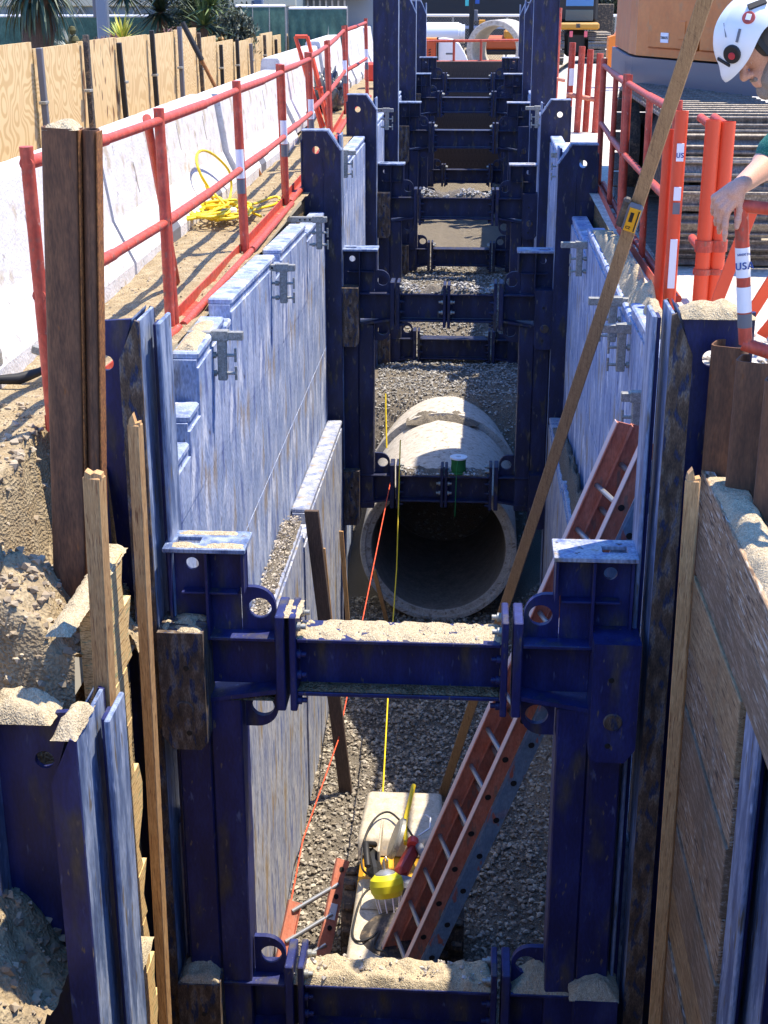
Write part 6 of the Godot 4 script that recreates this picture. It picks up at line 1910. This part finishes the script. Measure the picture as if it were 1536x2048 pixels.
	lathe(st, [Vector2(0.7, 1.8), Vector2(0.88, 1.8), Vector2(0.88, 0.02), Vector2(0.86, 0), Vector2(0.72, 0), Vector2(0.7, 0.02), Vector2(0.7, 1.8)], 48, Transform3D(Basis(Vector3.RIGHT, -PI / 2).rotated(Vector3.UP, -0.25), Vector3.ZERO))
	obj("barrel", st, M.concrete, t)
	t = thing("white_pipe", "short white pipe with a stepped end lying crosswise in the distance", "pipe", Vector3(-1.1, 0.35, -49.0))
	st = sg()
	lathe(st, [Vector2(0, -0.9), Vector2(0.36, -0.9), Vector2(0.36, 0.42), Vector2(0.33, 0.43), Vector2(0.33, 0.5), Vector2(0.29, 0.51), Vector2(0.29, 0.62), Vector2(0, 0.62)], 30, Transform3D(Basis(Vector3(0, 0, 1), -PI / 2), Vector3.ZERO))
	obj("barrel", st, M.white, t)
	obj("cradle", one_box(Vector3(0, -0.75, 0), Vector3(1.2, 0.8, 0.6), 0.03), M.darksteel, t)
	tag(obj("concrete_slab", one_box(Vector3.ZERO, Vector3(1.5, 0.14, 0.9), 0.03, Basis.from_euler(Vector3(0.1, 0.3, 0.22))), M.concrete, self, Vector3(0.35, -0.55, -43.0)), "tilted concrete slab under the standing pipe ring", "slab")
	# chain-link fence, dark backdrop
	t = thing("chainlink_fence", "chain-link fence with a white top bar across the back", "fence", Vector3(0, -0.8, -56.0))
	st = sg()
	tube(st, [Vector3(-4, 1.62, 0), Vector3(9, 1.62, 0)], 0.05, 8)
	obj("top_bar", st, M.white, t)
	for k in 6:
		st = sg()
		tube(st, [Vector3(-3.0 + 2.0 * k, 0, 0), Vector3(-3.0 + 2.0 * k, 1.66, 0)], 0.04, 8)
		obj("post", st, M.galv, t)
	st = sg()
	for k in 130:
		var x := -4.0 + 0.1 * k
		bar(st, Vector3(x, 0.0, 0), Vector3(x + 1.6, 1.6, 0), 0.008, 0.008, Vector3(0, 0, 1), 0.0)
		bar(st, Vector3(x + 1.6, 0.0, 0.01), Vector3(x, 1.6, 0.01), 0.008, 0.008, Vector3(0, 0, 1), 0.0)
	obj("wire_mesh", st, M.galv, t).set_meta("kind", "stuff")
	b = thing("building", "dark navy building closing the view behind the chain-link fence", "building", Vector3(2.0, -0.8, -70.0))
	obj("wall", one_box(Vector3(1.0, 3.0, -1.0), Vector3(17.0, 6.0, 2.0), 0.05), flat(C("1b2128"), 0.7), b)
	for x in [-3.15, -1.35]: obj("sign_plate", one_box(Vector3(x, 2.25, 0.04), Vector3(0.6, 0.22, 0.06), 0.02), flat(C("a9ab9c"), 0.6), b)
	obj("pale_sill", one_box(Vector3(-1.5, 0.9, 0.05), Vector3(3.0, 0.14, 0.1), 0.02), flat(C("9aa8c0"), 0.6), b)  # pale blue-grey strip low on the dark wall
	for e in [[Vector3(-7.5, -0.8, -62.0), 1.7], [Vector3(3.6, -0.8, -64.0), 1.6], [Vector3(5.4, -0.8, -63.0), 1.8], [Vector3(7.8, -0.8, -62.0), 1.7], [Vector3(9.8, -0.8, -60.0), 1.8]]:
		bush(["dark tree far back at the left, by the container", "dark tree behind the yellow excavator's cab", "dark tree between the excavator's blade and the yellow sign", "dark tree right of the yellow sign", "dark tree at the far right behind the orange excavator"][int(e[0].x > 0) * (1 + int(e[0].x > 5) + int(e[0].x > 7) + int(e[0].x > 9))], e[0], Vector3(1.5, e[1], 1.0), 3500, 0.26, [Color(.03, .045, .03), Color(.05, .065, .04), Color(.02, .03, .025)])
	t = thing("signal_pole", "dark pole with turquoise and blue banners behind the far rail", "pole", Vector3(-0.28, -0.8, -50.5))
	obj("shaft", one_box(Vector3(0, 2.0, 0), Vector3(0.16, 4.0, 0.16), 0.02), M.black, t)
	obj("banner", one_box(Vector3(-0.16, 2.35, 0.02), Vector3(0.12, 0.7, 0.02), 0.004), flat(C("4fc4c0"), 0.6), t)
	obj("banner", one_box(Vector3(0.18, 2.4, 0.02), Vector3(0.14, 0.66, 0.02), 0.004), flat(C("2f5fb0"), 0.6), t)
	obj("side_box", one_box(Vector3(0.14, 1.7, 0.0), Vector3(0.14, 0.36, 0.12), 0.02), M.grey, t)
	t = thing("low_machine", "orange and yellow low machine behind the standing pipe ring", "machine", Vector3(0.8, -0.8, -53.0))
	obj("body", one_box(Vector3(0.3, 0.75, 0), Vector3(2.6, 0.5, 0.8), 0.1), flat(C("b5562c"), 0.6), t)
	obj("engine_box", one_box(Vector3(0.5, 1.05, 0.1), Vector3(0.9, 0.3, 0.7), 0.06), flat(C("c98a2c"), 0.6), t)
	obj("deck", one_box(Vector3(0.2, 0.45, 0), Vector3(3.0, 0.16, 0.9), 0.03), M.black, t)
	obj("tall_bracket", one_box(Vector3(-0.72, 1.35, 0.1), Vector3(0.22, 0.35, 0.1), 0.02), flat(C("e09a2c"), 0.6), t)
	# cones, water barriers, sign on the right
	t = thing("water_barrier", "orange plastic water barrier right of the distant excavator", "barrier", Vector3(3.45, 0.0, -34.8))
	st = sg()
	prism(st, PackedVector2Array([Vector2(-0.5, 0), Vector2(0.9, 0), Vector2(0.9, 0.66), Vector2(0.8, 0.74), Vector2(0.2, 0.74), Vector2(0.15, 0.8), Vector2(-0.3, 0.8), Vector2(-0.36, 0.7), Vector2(-0.5, 0.66)]), -0.25, 0.25)
	obj("shell", st, flat(C("e8842a"), 0.55), t)
	for k in 2: obj("recess", one_box(Vector3(-0.1 + 0.5 * k, 0.42, 0.25), Vector3(0.3, 0.12, 0.02), 0.008), flat(C("c46a1e"), 0.6), t)
	for e in [[3.1, "left of the pair of red delineator posts by the water barrier"], [3.27, "right of the pair of red delineator posts by the water barrier"]]:
		t = thing("delineator_post", e[1], "delineator", Vector3(e[0], 0.0, -33.8), 0.0, "red delineator posts")
		st = sg()
		lathe(st, [Vector2(0.1, 0), Vector2(0.085, 0.06), Vector2(0.06, 0.1), Vector2(0.055, 0.78), Vector2(0.07, 0.8), Vector2(0.07, 0.9), Vector2(0, 0.9)], 16)
		obj("tube", st, flat(C("e23a26"), 0.5), t)
		for y in [0.55, 0.68]:
			st = sg()
			tube(st, [Vector3(0, y, 0), Vector3(0, y + 0.07, 0)], 0.06, 16, false)
			obj("reflective_band", st, M.label, t)
	t = thing("road_sign", "bright yellow-green diamond sign with a small plate, behind the orange excavator", "sign", Vector3(6.25, -0.3, -60.0))
	st = sg()
	prism(st, PackedVector2Array([Vector2(-0.55, 0), Vector2(0, -0.55), Vector2(0.55, 0), Vector2(0, 0.55)]), 0, 0.02, Transform3D(Basis.IDENTITY, Vector3(0, 1.8, 0)))
	obj("diamond", st, flat(C("d8f020"), 0.5), t)
	st = sg()
	bar(st, Vector3(-0.02, 1.95, 0.03), Vector3(-0.05, 1.62, 0.03), 0.12, 0.01, Vector3(1, 0, 0), 0.002)
	bar(st, Vector3(-0.05, 1.65, 0.03), Vector3(-0.16, 1.42, 0.03), 0.07, 0.01, Vector3(1, 0, 0), 0.002)
	bar(st, Vector3(-0.03, 1.65, 0.035), Vector3(0.12, 1.42, 0.035), 0.07, 0.01, Vector3(1, 0, 0), 0.002)
	obj("walking_figure", st, M.black, t)
	obj("sub_plate", one_box(Vector3(0, 1.12, 0.01), Vector3(0.5, 0.26, 0.02), 0.004), flat(C("d8f020"), 0.5), t)
	obj("post", one_box(Vector3(0, 0.8, -0.03), Vector3(0.07, 2.6, 0.05), 0.006), M.galv, t)
	stones("rubble", "loose rocks and rubble lying on the soil beside the second right post", 120, 0.03, 0.16, [Color(.55, .5, .42), Color(.48, .42, .33), Color(.6, .56, .5)], func(r): return Vector3(r.randf_range(1.35, 1.9), -0.42, r.randf_range(-9.0, -8.2)))

func _ready() -> void:
	# camera, sky, sun, exposure
	var cam := Camera3D.new()
	cam.name = "camera"
	cam.position = Vector3(0, 1.62, 0)   # in drawing units, as below
	cam.rotation = Vector3(deg_to_rad(-20.03), deg_to_rad(3.64), 0)
	cam.fov = rad_to_deg(2.0 * atan(1024.0 / 2850.0))
	cam.near = 0.05
	cam.far = 900.0
	add_child(cam)
	cam.current = true
	var env := Environment.new()
	env.background_mode = Environment.BG_SKY
	var sky := Sky.new()
	var sm := ProceduralSkyMaterial.new()
	sm.sky_top_color = C("3f74c4")
	sm.sky_horizon_color = C("b9cfe8")
	sm.sky_curve = 0.12
	sm.ground_bottom_color = C("7a7266")
	sm.ground_horizon_color = C("a8a396")
	sm.energy_multiplier = 1.75
	sky.sky_material = sm
	env.sky = sky
	env.tonemap_mode = Environment.TONE_MAPPER_LINEAR
	env.tonemap_exposure = 1.75
	env.sdfgi_enabled = true
	env.ssao_enabled = true
	env.ssil_enabled = true
	var we := WorldEnvironment.new()
	we.name = "environment"
	we.environment = env
	add_child(we)
	var sun := DirectionalLight3D.new()
	sun.name = "sun"
	sun.light_energy = 1.6
	sun.light_color = Color(1.0, 0.955, 0.88)
	sun.light_angular_distance = 0.5
	sun.shadow_enabled = true
	add_child(sun)
	sun.look_at_from_position(Vector3(0.33, 1.0, -0.2) * 10.0, Vector3.ZERO, Vector3.UP)
	rng.seed = 2024
	materials()
	# the place
	ground()
	posts()
	frames()
	panels()
	lagging()
	piles()
	pipe()
	ladders()
	compactor()
	guards()
	clamps()
	barriers()
	fence()
	walkway_things()
	excavators()
	man()
	background()
	to_metres()
